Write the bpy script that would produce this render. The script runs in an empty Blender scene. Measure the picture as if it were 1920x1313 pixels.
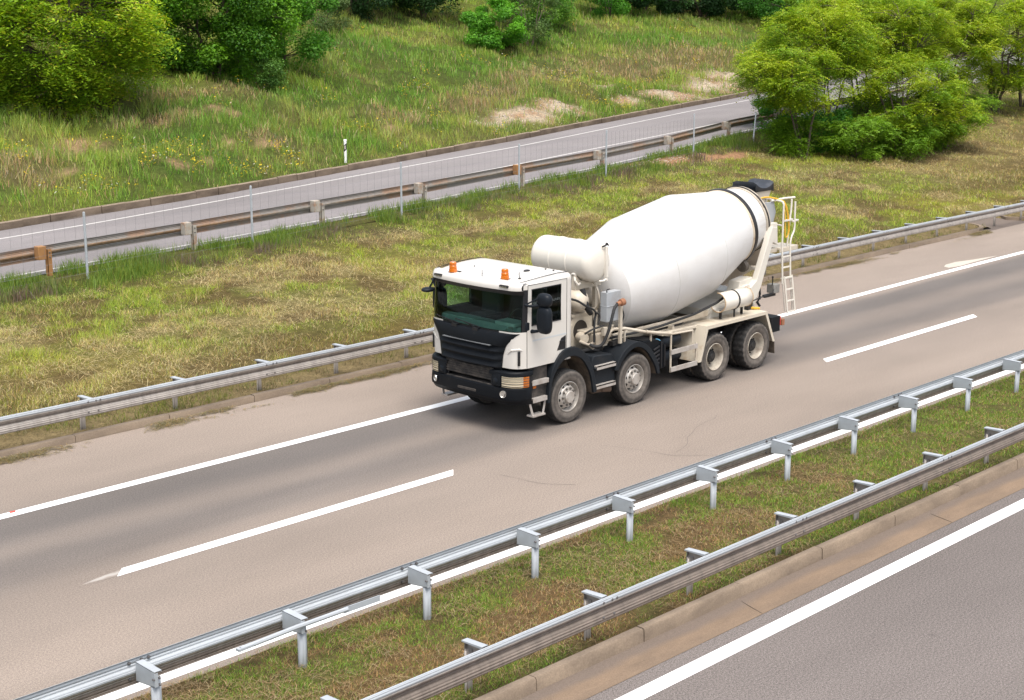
import bpy, math, random
import numpy as np
from mathutils import Vector
R = math.radians
S = bpy.context.scene
COL = S.collection

# ------------------------------------------------------------------ camera
CAM_H = 7.9
cam = bpy.data.objects.new('camera', bpy.data.cameras.new('camera'))
COL.objects.link(cam); S.camera = cam
cam.data.sensor_width = 36.0
cam.data.lens = 54.375
cam.data.clip_end = 2000
cam.location = (0, 0, CAM_H)
cam.rotation_euler = (R(90 - 12.9434), 0, R(44.0646 - 90))

# ------------------------------------------------------------------ light
SUN_EL, SUN_AZ = 68.0, 240.0          # compass-free: azimuth measured counter-clockwise from +X (direction the sun stands in)
w = bpy.data.worlds.new('World'); S.world = w; w.use_nodes = True
nt = w.node_tree; nt.nodes.clear()
sky = nt.nodes.new('ShaderNodeTexSky'); sky.sky_type = 'NISHITA'; sky.sun_disc = False
sky.sun_elevation = R(SUN_EL); sky.sun_rotation = R(90 - SUN_AZ)
sky.air_density = 1.0; sky.dust_density = 3.0; sky.ozone_density = 1.0
hsv = nt.nodes.new('ShaderNodeHueSaturation'); hsv.inputs['Saturation'].default_value = 0.42
bg = nt.nodes.new('ShaderNodeBackground'); bg.inputs['Strength'].default_value = 0.15
out = nt.nodes.new('ShaderNodeOutputWorld')
nt.links.new(sky.outputs[0], hsv.inputs['Color']); nt.links.new(hsv.outputs[0], bg.inputs[0]); nt.links.new(bg.outputs[0], out.inputs[0])
sun = bpy.data.lights.new('sun', 'SUN'); sun.energy = 2.0; sun.angle = R(36); sun.color = (1.0, 0.94, 0.85)
so = bpy.data.objects.new('sun', sun); COL.objects.link(so)
d = Vector((math.cos(R(SUN_AZ)) * math.cos(R(SUN_EL)), math.sin(R(SUN_AZ)) * math.cos(R(SUN_EL)), math.sin(R(SUN_EL))))
so.rotation_euler = d.to_track_quat('Z', 'Y').to_euler(); so.location = (0, 0, 60)
S.view_settings.view_transform = 'Standard'; S.view_settings.look = 'None'
S.view_settings.exposure = 0.85; S.view_settings.gamma = 1.0
S.cycles.max_bounces = 6; S.cycles.transparent_max_bounces = 12
S.cycles.diffuse_bounces = 3; S.cycles.glossy_bounces = 3; S.cycles.transmission_bounces = 4
S.cycles.use_denoising = True
S.cycles.sample_clamp_indirect = 6.0

# ------------------------------------------------------------------ helpers
def tag(o, label=None, cat=None, group=None, kind=None):
    if label: o['label'] = label
    if cat: o['category'] = cat
    if group: o['group'] = group
    if kind: o['kind'] = kind
    return o

def empty(name, loc=(0, 0, 0), rz=0.0):
    o = bpy.data.objects.new(name, None); COL.objects.link(o)
    o.location = loc; o.rotation_euler = (0, 0, rz); o.empty_display_size = 0.2
    return o

def mesh_obj(name, me, parent=None):
    o = bpy.data.objects.new(name, me); COL.objects.link(o)
    if parent is not None: o.parent = parent
    return o

def copy_tree(o, parent=None):
    c = o.copy(); COL.objects.link(c); c.parent = parent
    for ch in list(o.children): copy_tree(ch, c)
    return c

class MB:
    def __init__(s): s.v = []; s.f = []; s.m = []; s.mi = 0
    def add(s, vs, fs):
        n = len(s.v); s.v += [tuple(map(float, p)) for p in vs]
        for f in fs: s.f.append(tuple(n + i for i in f)); s.m.append(s.mi)
        return s
    def box(s, x0, x1, y0, y1, z0, z1):
        return s.add([(x0,y0,z0),(x1,y0,z0),(x1,y1,z0),(x0,y1,z0),(x0,y0,z1),(x1,y0,z1),(x1,y1,z1),(x0,y1,z1)],
                     [(0,3,2,1),(4,5,6,7),(0,1,5,4),(1,2,6,5),(2,3,7,6),(3,0,4,7)])
    def prism(s, poly, axis, a, b):
        """poly: 2D points; axis 'x','y','z'; extruded from a to b. 2D order: x->(y,z), y->(x,z), z->(x,y)"""
        def mk(p, t):
            return (t, p[0], p[1]) if axis == 'x' else (p[0], t, p[1]) if axis == 'y' else (p[0], p[1], t)
        n = len(poly); vs = [mk(p, a) for p in poly] + [mk(p, b) for p in poly]
        fs = [tuple(range(n)), tuple(range(2*n-1, n-1, -1))] + [(i, i+n, (i+1) % n + n, (i+1) % n) for i in range(n)]
        return s.add(vs, fs)
    def arch(s, outer, inner, y0, y1):
        """closed band between two polylines (x,z), extruded in y"""
        n = len(outer); poly = list(outer) + list(inner)[::-1]
        vs = [(p[0], y0, p[1]) for p in poly] + [(p[0], y1, p[1]) for p in poly]; m = 2*n
        fs = []
        for i in range(n-1):
            a, b, c, dd = i, i+1, m-2-i, m-1-i
            fs += [(a, b, c, dd), (a+m, dd+m, c+m, b+m)]
        fs += [(i, i+m, (i+1) % m + m, (i+1) % m) for i in range(m)]
        return s.add(vs, fs)
    def tube(s, pts, r, n=8, closed=False, caps=True):
        pts = [Vector(p) for p in pts]; k = len(pts); rs = r if hasattr(r, '__len__') else [r]*k
        vs = []; up = None
        for i, p in enumerate(pts):
            if closed: t = pts[(i+1) % k] - pts[i-1]
            else: t = pts[min(i+1, k-1)] - pts[max(i-1, 0)]
            t = t.normalized() if t.length > 1e-9 else Vector((0,0,1))
            if up is None:
                up = Vector((0,0,1)) if abs(t.z) < 0.9 else Vector((1,0,0))
            e1 = (up - t * up.dot(t))
            if e1.length < 1e-6: e1 = t.orthogonal()
            e1.normalize(); up = e1; e2 = t.cross(e1)
            for j in range(n):
                a = 2*math.pi*j/n; vs.append(p + (e1*math.cos(a) + e2*math.sin(a))*rs[i])
        fs = []
        for i in range(k if closed else k-1):
            i2 = (i+1) % k
            fs += [(i*n+j, i*n+(j+1) % n, i2*n+(j+1) % n, i2*n+j) for j in range(n)]
        if caps and not closed: fs += [tuple(range(n-1, -1, -1)), tuple((k-1)*n+j for j in range(n))]
        return s.add(vs, fs)
    def bar(s, a, b, wd, ht, up=(0,0,1)):
        a, b = Vector(a), Vector(b); t = (b-a).normalized(); u = Vector(up); sd = t.cross(u)
        if sd.length < 1e-6: sd = t.orthogonal()
        sd.normalize(); u = sd.cross(t); vs = []
        for p in (a, b):
            for i, j in ((-1,-1),(1,-1),(1,1),(-1,1)): vs.append(p + sd*(i*wd/2) + u*(j*ht/2))
        return s.add(vs, [(3,2,1,0),(4,5,6,7),(0,1,5,4),(1,2,6,5),(2,3,7,6),(3,0,4,7)])
    def lathe(s, prof, o=(0,0,0), ax=(0,1,0), e1=None, n=48, mats=None, mod=None):
        """prof: (radius, distance along ax)"""
        ax = Vector(ax).normalized(); o = Vector(o)
        e1 = Vector(e1).normalized() if e1 is not None else ax.orthogonal().normalized(); e2 = ax.cross(e1)
        vs = []
        for i, (r, h) in enumerate(prof):
            for j in range(n):
                a = 2*math.pi*j/n; rr = r + (mod(i, j) if mod else 0)
                vs.append(o + ax*h + (e1*math.cos(a)+e2*math.sin(a))*rr)
        base = len(s.v); s.v += [tuple(p) for p in vs]
        for i in range(len(prof)-1):
            for j in range(n):
                s.f.append((base+i*n+j, base+(i+1)*n+j, base+(i+1)*n+(j+1) % n, base+i*n+(j+1) % n)); s.m.append(mats[i] if mats else s.mi)
        return s
    def grid(s, P):
        """P[i][j] points"""
        a, b = len(P), len(P[0])
        return s.add([p for row in P for p in row], [(i*b+j, (i+1)*b+j, (i+1)*b+j+1, i*b+j+1) for i in range(a-1) for j in range(b-1)])
    def ball(s, c, rx, ry, rz, n=14, k=8):
        vs = []; fs = []
        for i in range(k+1):
            t = math.pi*i/k
            for j in range(n):
                p = 2*math.pi*j/n; vs.append((c[0]+rx*math.sin(t)*math.cos(p), c[1]+ry*math.sin(t)*math.sin(p), c[2]+rz*math.cos(t)))
        for i in range(k):
            for j in range(n): fs.append((i*n+j, (i+1)*n+j, (i+1)*n+(j+1) % n, i*n+(j+1) % n))
        return s.add(vs, fs)
    def build(s, name, mats, parent=None, smooth=35, bevel=0, segs=2, solid=0):
        me = bpy.data.meshes.new(name); me.from_pydata(s.v, [], s.f)
        if not isinstance(mats, (list, tuple)): mats = [mats]
        for m in mats: me.materials.append(m)
        if len(mats) > 1: me.polygons.foreach_set('material_index', s.m)
        if smooth:
            me.polygons.foreach_set('use_smooth', [True]*len(me.polygons)); me.set_sharp_from_angle(angle=R(smooth))
        me.update(); o = mesh_obj(name, me, parent)
        if solid:
            md = o.modifiers.new('solid', 'SOLIDIFY'); md.thickness = solid; md.offset = 0
        if bevel:
            md = o.modifiers.new('bevel', 'BEVEL'); md.width = bevel; md.segments = segs; md.limit_method = 'ANGLE'; md.angle_limit = R(40); md.harden_normals = False
        return o

def fast_mesh(name, verts, faces, mats, cols=None, smooth=False):
    """verts (n,3), faces (m,k) numpy arrays -> mesh with an optional point colour"""
    me = bpy.data.meshes.new(name); verts = np.asarray(verts, np.float32); faces = np.asarray(faces, np.int32)
    k = faces.shape[1]; me.vertices.add(len(verts)); me.vertices.foreach_set('co', verts.ravel())
    me.loops.add(faces.size); me.loops.foreach_set('vertex_index', faces.ravel())
    me.polygons.add(len(faces)); me.polygons.foreach_set('loop_start', np.arange(len(faces), dtype=np.int32)*k)
    me.polygons.foreach_set('loop_total', np.full(len(faces), k, np.int32))
    if smooth: me.polygons.foreach_set('use_smooth', np.ones(len(faces), bool))
    if not isinstance(mats, (list, tuple)): mats = [mats]
    for m in mats: me.materials.append(m)
    if cols is not None:
        at = me.attributes.new('Col', 'FLOAT_COLOR', 'POINT')
        c4 = np.ones((len(verts), 4), np.float32); c4[:, :3] = cols; at.data.foreach_set('color', c4.ravel())
    me.update(calc_edges=True); me.validate()
    return me

# ---- value noise in numpy
def vnoise(x, y, seed=0):
    xi = np.floor(x).astype(np.int64); yi = np.floor(y).astype(np.int64); xf = x-xi; yf = y-yi
    def h(a, b):
        n = (a*374761393 + b*668265263 + seed*974634777) & 0xffffffff
        n = ((n ^ (n >> 13))*1274126177) & 0xffffffff
        return ((n ^ (n >> 16)) & 0xffff)/65535.0
    u = xf*xf*(3-2*xf); v = yf*yf*(3-2*yf)
    return (h(xi, yi)*(1-u)+h(xi+1, yi)*u)*(1-v)+(h(xi, yi+1)*(1-u)+h(xi+1, yi+1)*u)*v
def fbm(x, y, s, seed=0, o=4):
    t = 0; a = 0.5; f = 1.0/s; n = 0
    for i in range(o):
        t = t+a*vnoise(x*f+17.3*i, y*f-9.1*i, seed+i*7); n += a; a *= 0.5; f *= 2.03
    return t/n
def sstep(a, b, x):
    t = np.clip((x-a)/(b-a), 0, 1); return t*t*(3-2*t)

# ------------------------------------------------------------------ materials
class NT:
    def __init__(s, name):
        s.m = bpy.data.materials.new(name); s.m.use_nodes = True; s.t = s.m.node_tree; s.n = s.t.nodes
        s.b = s.n['Principled BSDF']; s.out = s.n['Material Output']; s.co = s.n.new('ShaderNodeTexCoord').outputs['Object']
    def link(s, a, b): s.t.links.new(a, b)
    def noise(s, scale, detail=4, rough=0.55, vec=None, stretch=None):
        v = vec or s.co
        if stretch:
            mp = s.n.new('ShaderNodeMapping'); mp.inputs['Scale'].default_value = stretch; s.link(v, mp.inputs[0]); v = mp.outputs[0]
        x = s.n.new('ShaderNodeTexNoise'); x.inputs['Scale'].default_value = scale; x.inputs['Detail'].default_value = detail; x.inputs['Roughness'].default_value = rough
        s.link(v, x.inputs['Vector']); return x.outputs[0]
    def ramp(s, fac, stops, interp='LINEAR'):
        r = s.n.new('ShaderNodeValToRGB'); cr = r.color_ramp; cr.interpolation = interp
        while len(cr.elements) < len(stops): cr.elements.new(0.5)
        for e, (p, c) in zip(cr.elements, stops):
            e.position = p; e.color = (c, c, c, 1) if not hasattr(c, '__len__') else (*c, 1)
        s.link(fac, r.inputs[0]); return r.outputs[0]
    def mix(s, fac, a, b, mode='MIX'):
        x = s.n.new('ShaderNodeMix'); x.data_type = 'RGBA'; x.blend_type = mode
        for sock, v in ((x.inputs[0], fac), (x.inputs[6], a), (x.inputs[7], b)):
            if hasattr(v, 'links'): s.link(v, sock)
            elif hasattr(v, '__len__'): sock.default_value = (*v, 1)
            else: sock.default_value = v
        return x.outputs[2]
    def math(s, op, a, b=0.0, clamp=False):
        x = s.n.new('ShaderNodeMath'); x.operation = op; x.use_clamp = clamp
        for sock, v in ((x.inputs[0], a), (x.inputs[1], b)):
            if hasattr(v, 'links'): s.link(v, sock)
            else: sock.default_value = v
        return x.outputs[0]
    def xyz(s):
        x = s.n.new('ShaderNodeSeparateXYZ'); s.link(s.co, x.inputs[0]); return x.outputs
    def bump(s, h, strength=0.3, dist=0.01):
        b = s.n.new('ShaderNodeBump'); b.inputs['Strength'].default_value = strength; b.inputs['Distance'].default_value = dist
        s.link(h, b.inputs['Height']); s.link(b.outputs[0], s.b.inputs['Normal'])
    def col(s, c):
        if hasattr(c, 'links'): s.link(c, s.b.inputs['Base Color'])
        else: s.b.inputs['Base Color'].default_value = (*c, 1)
    def set(s, rough=None, metal=None, spec=None, coat=None):
        if rough is not None: s.b.inputs['Roughness'].default_value = rough
        if metal is not None: s.b.inputs['Metallic'].default_value = metal
        if spec is not None: s.b.inputs['Specular IOR Level'].default_value = spec
        if coat is not None: s.b.inputs['Coat Weight'].default_value = coat; s.b.inputs['Coat Roughness'].default_value = 0.08
        return s

def plain(name, c, rough=0.6, metal=0.0, dirt=None, dscale=3.0, lo=0.5, hi=0.75, amt=0.8, bump=0.0, spec=None, coat=None):
    n = NT(name); n.set(rough, metal, spec, coat)
    if dirt is not None:
        f = n.ramp(n.noise(dscale, 6, 0.65), [(lo, 0.0), (hi, amt)]); n.col(n.mix(f, c, dirt))
    else: n.col(c)
    if bump: n.bump(n.noise(60, 3), bump, 0.004)
    return n.m

M = {}
# asphalt of the far carriageway, worn darker where tyres run
def asphalt(name, base, dark, bands=None, y0=14.0, y1=25.0, grain=1.0):
    n = NT(name); n.set(0.92, 0, 0.25); x = n.xyz()
    c = base
    if bands:
        wob = n.math('MULTIPLY', n.math('SUBTRACT', n.noise(0.5, 3, stretch=(0.3, 1, 1)), 0.5), 0.9)
        t = n.math('DIVIDE', n.math('SUBTRACT', n.math('ADD', x[1], wob), y0), y1-y0)
        f = n.ramp(t, [((a-y0)/(y1-y0), v) for a, v in bands], 'EASE'); c = n.mix(f, base, dark)
    big = n.ramp(n.noise(0.35, 4, 0.6, stretch=(0.35, 1, 1)), [(0.3, 0.86), (0.7, 1.12)])
    c = n.mix(1.0, c, big, 'MULTIPLY')
    g1 = n.ramp(n.noise(34, 3, 0.75), [(0.32, 0.6), (0.5, 1.0), (0.68, 1.4)]); c = n.mix(grain, c, g1, 'MULTIPLY')
    g2 = n.ramp(n.noise(85, 1, 0.5), [(0.3, 0.5), (0.5, 1.0), (0.7, 1.5)]); c = n.mix(grain, c, g2, 'MULTIPLY')
    spots = n.ramp(n.noise(3.0, 2, 0.5), [(0.76, 0.0), (0.8, 0.45)]); c = n.mix(spots, c, dark)
    n.col(c); n.bump(n.noise(90, 2, 0.7), 0.5, 0.01); return n.m
M['asphalt_far'] = asphalt('beige_asphalt', (0.258, 0.212, 0.178), (0.113, 0.103, 0.098),
    [(14.2, 0.25), (15.2, 0.12), (16.3, 0.0), (17.3, 0.10), (18.3, 0.15), (18.95, 0.62), (19.35, 0.72), (20.0, 0.45), (20.8, 0.85), (21.3, 0.8), (21.75, 0.10), (22.5, 0.0), (24.6, 0.0)], 14.0, 25.0, 0.6)
M['asphalt_near'] = asphalt('grey_asphalt', (0.160, 0.139, 0.129), (0.09, 0.078, 0.072), None, grain=1.0)
M['asphalt_ramp'] = asphalt('ramp_asphalt', (0.205, 0.188, 0.188), (0.13, 0.12, 0.12), None, grain=0.35)
def paint_mat():
    n = NT('white_road_paint'); n.set(0.75)
    w_ = n.ramp(n.noise(9, 6, 0.7), [(0.28, 0.80), (0.5, 0.86), (0.75, 0.80)])
    ch = n.ramp(n.noise(45, 3, 0.7), [(0.24, (0.5, 0.47, 0.43)), (0.33, (1, 1, 0.99))]); n.col(n.mix(1.0, w_, ch, 'MULTIPLY')); n.bump(n.noise(90, 2), 0.3, 0.004); return n.m
M['paint'] = paint_mat(); M['old_paint'] = plain('faded_line_paint', (0.52, 0.50, 0.48), 0.8, dirt=(0.36, 0.34, 0.33), dscale=4)
def concrete(name, c, d, s=2.0):
    n = NT(name); n.set(0.9, 0, 0.2)
    f = n.ramp(n.noise(s, 7, 0.65, stretch=(0.5, 1, 1)), [(0.38, 0.0), (0.66, 0.85)]); cc = n.mix(f, c, d)
    g = n.ramp(n.noise(45, 3, 0.7), [(0.3, 0.82), (0.7, 1.14)]); n.col(n.mix(1.0, cc, g, 'MULTIPLY')); n.bump(n.noise(50, 4, 0.7), 0.4, 0.008); return n.m
M['kerb'] = concrete('beige_kerb_concrete', (0.265, 0.205, 0.15), (0.15, 0.116, 0.088))
def gutter_mat():
    n = NT('gutter_concrete'); n.set(0.9, 0, 0.2); x = n.xyz()
    wob = n.math('MULTIPLY', n.math('SUBTRACT', n.noise(1.2, 5, 0.65, stretch=(0.5, 1, 1)), 0.5), 0.35)
    silt = n.ramp(n.math('DIVIDE', n.math('SUBTRACT', n.math('ADD', x[1], wob), 10.8), 0.7), [(0.46, 0.0), (0.66, 0.8), (0.95, 0.9)])
    f = n.ramp(n.noise(1.6, 7, 0.7, stretch=(0.4, 1, 1)), [(0.36, 0.0), (0.66, 0.9)]); c = n.mix(f, (0.235, 0.168, 0.116), (0.16, 0.118, 0.086)); c = n.mix(silt, c, (0.15, 0.122, 0.105))
    g = n.ramp(n.noise(60, 3, 0.7), [(0.3, 0.75), (0.7, 1.2)]); n.col(n.mix(1.0, c, g, 'MULTIPLY')); n.bump(n.noise(50, 4, 0.7), 0.4, 0.008); return n.m
M['gutter'] = gutter_mat()
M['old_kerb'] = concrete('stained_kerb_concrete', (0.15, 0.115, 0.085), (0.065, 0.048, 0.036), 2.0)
def soil_mat():
    n = NT('soil_and_thatch'); n.set(1.0, 0, 0.1)
    at = n.n.new('ShaderNodeAttribute'); at.attribute_name = 'Col'
    g = n.ramp(n.noise(5, 6, 0.75), [(0.28, 0.55), (0.72, 1.4)]); c = n.mix(1.0, at.outputs['Color'], g, 'MULTIPLY')
    h = n.ramp(n.noise(24, 4, 0.7), [(0.3, 0.6), (0.7, 1.35)]); n.col(n.mix(1.0, c, h, 'MULTIPLY')); n.bump(n.noise(14, 6, 0.75), 0.9, 0.05); return n.m
M['soil'] = soil_mat()
def leaf_mat(name, trans=0.35, rough=0.65):
    n = NT(name); n.t.nodes.remove(n.b)
    at = n.n.new('ShaderNodeAttribute'); at.attribute_name = 'Col'
    d_ = n.n.new('ShaderNodeBsdfDiffuse'); tr = n.n.new('ShaderNodeBsdfTranslucent'); mx = n.n.new('ShaderNodeMixShader'); mx.inputs[0].default_value = trans
    gl = n.n.new('ShaderNodeBsdfGlossy'); gl.inputs['Roughness'].default_value = rough; mg = n.n.new('ShaderNodeMixShader'); mg.inputs[0].default_value = 0.03
    n.link(at.outputs['Color'], d_.inputs[0]); n.link(at.outputs['Color'], tr.inputs[0]); n.link(d_.outputs[0], mx.inputs[1]); n.link(tr.outputs[0], mx.inputs[2])
    n.link(mx.outputs[0], mg.inputs[1]); n.link(gl.outputs[0], mg.inputs[2]); n.link(mg.outputs[0], n.out.inputs[0]); return n.m
M['leaf'] = leaf_mat('leaf', 0.4); M['blade'] = leaf_mat('grass_blade', 0.3)
M['bark'] = plain('bark', (0.085, 0.062, 0.045), 0.95, dirt=(0.16, 0.13, 0.10), dscale=6, bump=0.6)
M['dry_twig'] = plain('dry_twig', (0.20, 0.155, 0.115), 0.95, dirt=(0.12, 0.09, 0.07), dscale=5)
def galv(name, c, d, streak=True):
    n = NT(name); n.set(0.62, 0.08)
    f = n.ramp(n.noise(5, 5, 0.65, stretch=(0.4, 1, 1)), [(0.35, 0.0), (0.7, 0.6)]); cc = n.mix(f, c, d)
    if streak:
        s_ = n.ramp(n.noise(7, 3, 0.6, stretch=(1.6, 0.2, 0.12)), [(0.42, 1.0), (0.72, 0.72)]); cc = n.mix(1.0, cc, s_, 'MULTIPLY')
    n.col(cc); return n.m
M['galv'] = galv('galvanised_steel', (0.40, 0.43, 0.46), (0.32, 0.335, 0.355), False)
M['grime'] = galv('road_grimed_steel', (0.225, 0.185, 0.155), (0.135, 0.108, 0.09))
M['grime_pale'] = galv('dusty_steel', (0.38, 0.345, 0.315), (0.28, 0.25, 0.225))
def rust_rail():
    n = NT('rusty_painted_steel'); n.set(0.8, 0.1)
    f = n.ramp(n.noise(0.22, 3, 0.6), [(0.40, 0.0), (0.56, 1.0)]); c = n.mix(f, (0.26, 0.235, 0.20), (0.28, 0.175, 0.10))
    st = n.ramp(n.noise(4, 5, 0.7, stretch=(1, 1, 3)), [(0.35, 0.65), (0.65, 1.15)]); n.col(n.mix(1.0, c, st, 'MULTIPLY')); return n.m
M['rust_rail'] = rust_rail()
M['old_rail'] = plain('dull_old_steel', (0.205, 0.185, 0.168), 0.7, 0.1, dirt=(0.26, 0.155, 0.095), dscale=0.4, lo=0.50, hi=0.58, amt=0.8)
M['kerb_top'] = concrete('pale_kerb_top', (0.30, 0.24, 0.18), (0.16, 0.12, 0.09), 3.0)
M['rust_post'] = plain('weathered_post_steel', (0.40, 0.365, 0.315), 0.8, 0.1, dirt=(0.30, 0.15, 0.07), dscale=3.0, lo=0.46, hi=0.62)
M['orange_rust'] = plain('orange_rust', (0.33, 0.165, 0.06), 0.9, dirt=(0.22, 0.11, 0.05), dscale=8)
M['bolt'] = plain('bolt_steel', (0.16, 0.15, 0.15), 0.5, 0.6)
# ------------------------------------------------------------------ lie of the land
XMIN, XMAX = -40.0, 230.0
def zr(X): return 1.0+0.02*(np.maximum(X, -20)-20)
KX = [-40, 22.23, 31.2, 40.8, 49.6, 55.4, 66.9, 78.2, 114, 250]; KY = [34.5, 42.73, 43.95, 45.94, 47.8, 49.3, 51.95, 54.5, 62.5, 92]
FX = [-40, 20, 25.6, 31.9, 37.75, 43.5, 50, 56, 100, 250]; FY = [28, 34.17, 34.83, 35.6, 36.2, 36.9, 38.2, 39.7, 47.5, 74]
PX = [-40, 19.79, 24.49, 29.41, 33.96, 39.51, 44.29, 50.13, 57.2, 100, 250]; PY = [28.9, 35.26, 35.6, 36.1, 36.55, 37.4, 38.0, 39.2, 41.2, 49.3, 76]
WX = [-40, 21.5, 24.4, 30.35, 34, 39.5, 47.8, 53, 65.45, 74.3, 114.4, 250]; WY = [33.3, 41.36, 41.7, 42.75, 43.43, 44.5, 46.04, 47.26, 50.4, 52.3, 60.5, 89]
NX = [-40, 19.8, 22.5, 27.75, 31, 35.9, 43.3, 47.8, 58.5, 64.9, 99.8, 250]; NY = [32, 38.2, 38.5, 39.16, 39.62, 40.4, 41.7, 42.6, 44.7, 46.1, 53.0, 80]
ykerb = lambda X: np.interp(X, KX, KY)
yfence = lambda X: np.interp(X, FX, FY)
ypost = lambda X: np.interp(X, PX, PY)
ywf = lambda X: np.interp(X, WX, WY)
ywn = lambda X: np.interp(X, NX, NY)
def cv(X, a): return a*sstep(20, 46, np.asarray(X, float))       # the carriageway bends gently away
def zlawn(X, Y):
    s = np.clip((Y-25.35)/(yfence(X)-25.35), 0, 1)
    mouth = sstep(49.55, 49.9, X)*sstep(52.3, 51.9, X)*sstep(26.75, 26.35, Y)       # the drain mouth is a dip in the verge
    return 0.1+(zr(X)-0.12)*s**0.9+(fbm(X, Y, 1.7, 3)-0.5)*0.12*sstep(24.6, 26.2, Y)-0.25*mouth
def zup(X, Y):
    d = np.maximum(Y-ykerb(X), 0)
    return zr(X)+0.15+0.215*np.minimum(d, 28)+0.12*np.maximum(d-28, 0)+((fbm(X, Y, 5, 5)-0.5)*1.7+(fbm(X, Y, 1.5, 6)-0.5)*0.75)*sstep(0.4, 4, d)
def zmed(Y): return 0.02+0.085*np.sin(np.pi*np.clip((14.55-Y)/3.05, 0, 1))**0.6+0.07*sstep(12.2, 11.5, Y)

def sheet(name, xs, ylo, yhi, nrow, zf, mat, colf=None, kind='structure', parent=None):
    xs = np.asarray(xs, float); lo = np.asarray([ylo(x) for x in xs]).reshape(-1); hi = np.asarray([yhi(x) for x in xs]).reshape(-1)
    t = np.linspace(0, 1, nrow) if np.isscalar(nrow) else np.asarray(nrow)
    X = np.repeat(xs[:, None], len(t), 1); Y = lo[:, None]+(hi-lo)[:, None]*t[None]; Z = zf(X, Y)+0*X
    V = np.stack([X, Y, Z], -1).reshape(-1, 3); m = len(t); i = np.arange(len(xs)-1)[:, None]*m+np.arange(m-1)[None]; i = i.ravel()
    F = np.stack([i, i+m, i+m+1, i+1], 1)
    me = fast_mesh(name, V, F, mat, colf(V[:, 0], V[:, 1]) if colf else None, True)
    o = mesh_obj(name, me, parent)
    if kind: o['kind'] = kind
    return o
K = lambda c: (lambda x: c)
Z = lambda z: (lambda X, Y: z+0*X)
xs4 = np.arange(XMIN, XMAX+1, 3.0)
# earth under everything, out to the horizon
b = MB(); b.add([(-900, -900, -0.6), (1200, -900, -0.6), (1200, 1200, -0.6), (-900, 1200, -0.6)], [(0, 1, 2, 3)])
tag(b.build('ground', plain('bare_ground', (0.10, 0.095, 0.05), 1.0, dirt=(0.14, 0.11, 0.07), dscale=0.3)), kind='structure')
sheet('road', xs4, K(14.3), lambda x: 24.36+float(cv(x, 0.5))+(0.2 if x > 48.5 else 0), 8, Z(0), M['asphalt_far'])
near = sheet('near_road', xs4, K(-14), K(10.82), 3, Z(0), M['asphalt_near'])
sheet('gutter', xs4, K(10.82), K(11.45), 3, lambda X, Y: 0.004-0.03*np.sin(np.clip((Y-10.82)/0.63, 0, 1)*np.pi*0.5), M['gutter'])
bm = MB()
for x in (15.9, 20.9, 25.9, 30.9): bm.bar((x, 10.83, 0.006), (x+0.2, 11.3, -0.02), 0.007, 0.004)
tag(bm.build('gutter_joints', plain('joint_tar', (0.11, 0.085, 0.065), 0.9), smooth=0), kind='structure')
# painted lines (thin sheets)
def line(name, xs, yc, wd, z=0.004, zf=None):
    return sheet(name, xs, lambda x: float(yc(x))-wd/2, lambda x: float(yc(x))+wd/2, 2, zf or Z(z), M['paint'])
line('edge_line', np.arange(XMIN, XMAX, 1.5), lambda x: 21.56+cv(x, 0.34), 0.22)
line('median_line', xs4, K(14.80), 0.20)
line('near_edge_line', xs4, K(10.455), 0.235)
dash = MB()
for k in range(-3, 12):
    x0 = 10.85+17.9*k; y = float(18.17+cv(x0, 0.1)); e0 = 0.0
    L_ = 6.58 if k == 0 else 6.95; dash.add([(x0-0.1, y-0.115, .004), (x0+L_-0.2, y-0.115, .004), (x0+L_+0.02, y+0.115, .004), (x0+0.12, y+0.115, .004)], [(0, 1, 2, 3)])
tag(dash.build('lane_dashes', M['paint'], smooth=0), kind='structure')
# worn tail of the nearest dash, the half-drop mark by the shoulder, a dab of red paint
wn = NT('worn_paint'); wn.set(0.8); wf = wn.ramp(wn.noise(7, 4, 0.7, stretch=(0.25, 1, 1)), [(0.45, 0), (0.6, 1)]); wn.col(wn.mix(wf, (0.25, 0.21, 0.18), (0.36, 0.33, 0.30)))
q = MB(); q.add([(10.2, 18.12, .0035), (10.9, 18.06, .0035), (11.08, 18.28, .0035), (10.5, 18.2, .0035)], [(0, 1, 2, 3)])
tag(q.build('worn_dash', wn.m, smooth=0), kind='structure')
q = MB(); q.add([(41.53, 22.16, .004), (42.0, 22.07, .004), (43.0, 22.12, .004), (44.6, 22.16, .004), (43.3, 22.36, .004), (42.6, 22.52, .004), (41.95, 22.50, .004), (41.6, 22.36, .004)], [tuple(range(8))])
tag(q.build('drop_marking', plain('faded_white_paint', (0.48, 0.43, 0.365), 0.8, dirt=(0.38, 0.33, 0.275), dscale=3), smooth=0), kind='structure')
q = MB(); q.add([(11.05, 21.61, .008), (11.14, 21.60, .008), (11.18, 21.665, .008), (11.08, 21.675, .008)], [(0, 1, 2, 3)])
tag(q.build('red_paint_dab', plain('red_paint', (0.55, 0.06, 0.04), 0.7), smooth=0), kind='structure')
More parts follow.
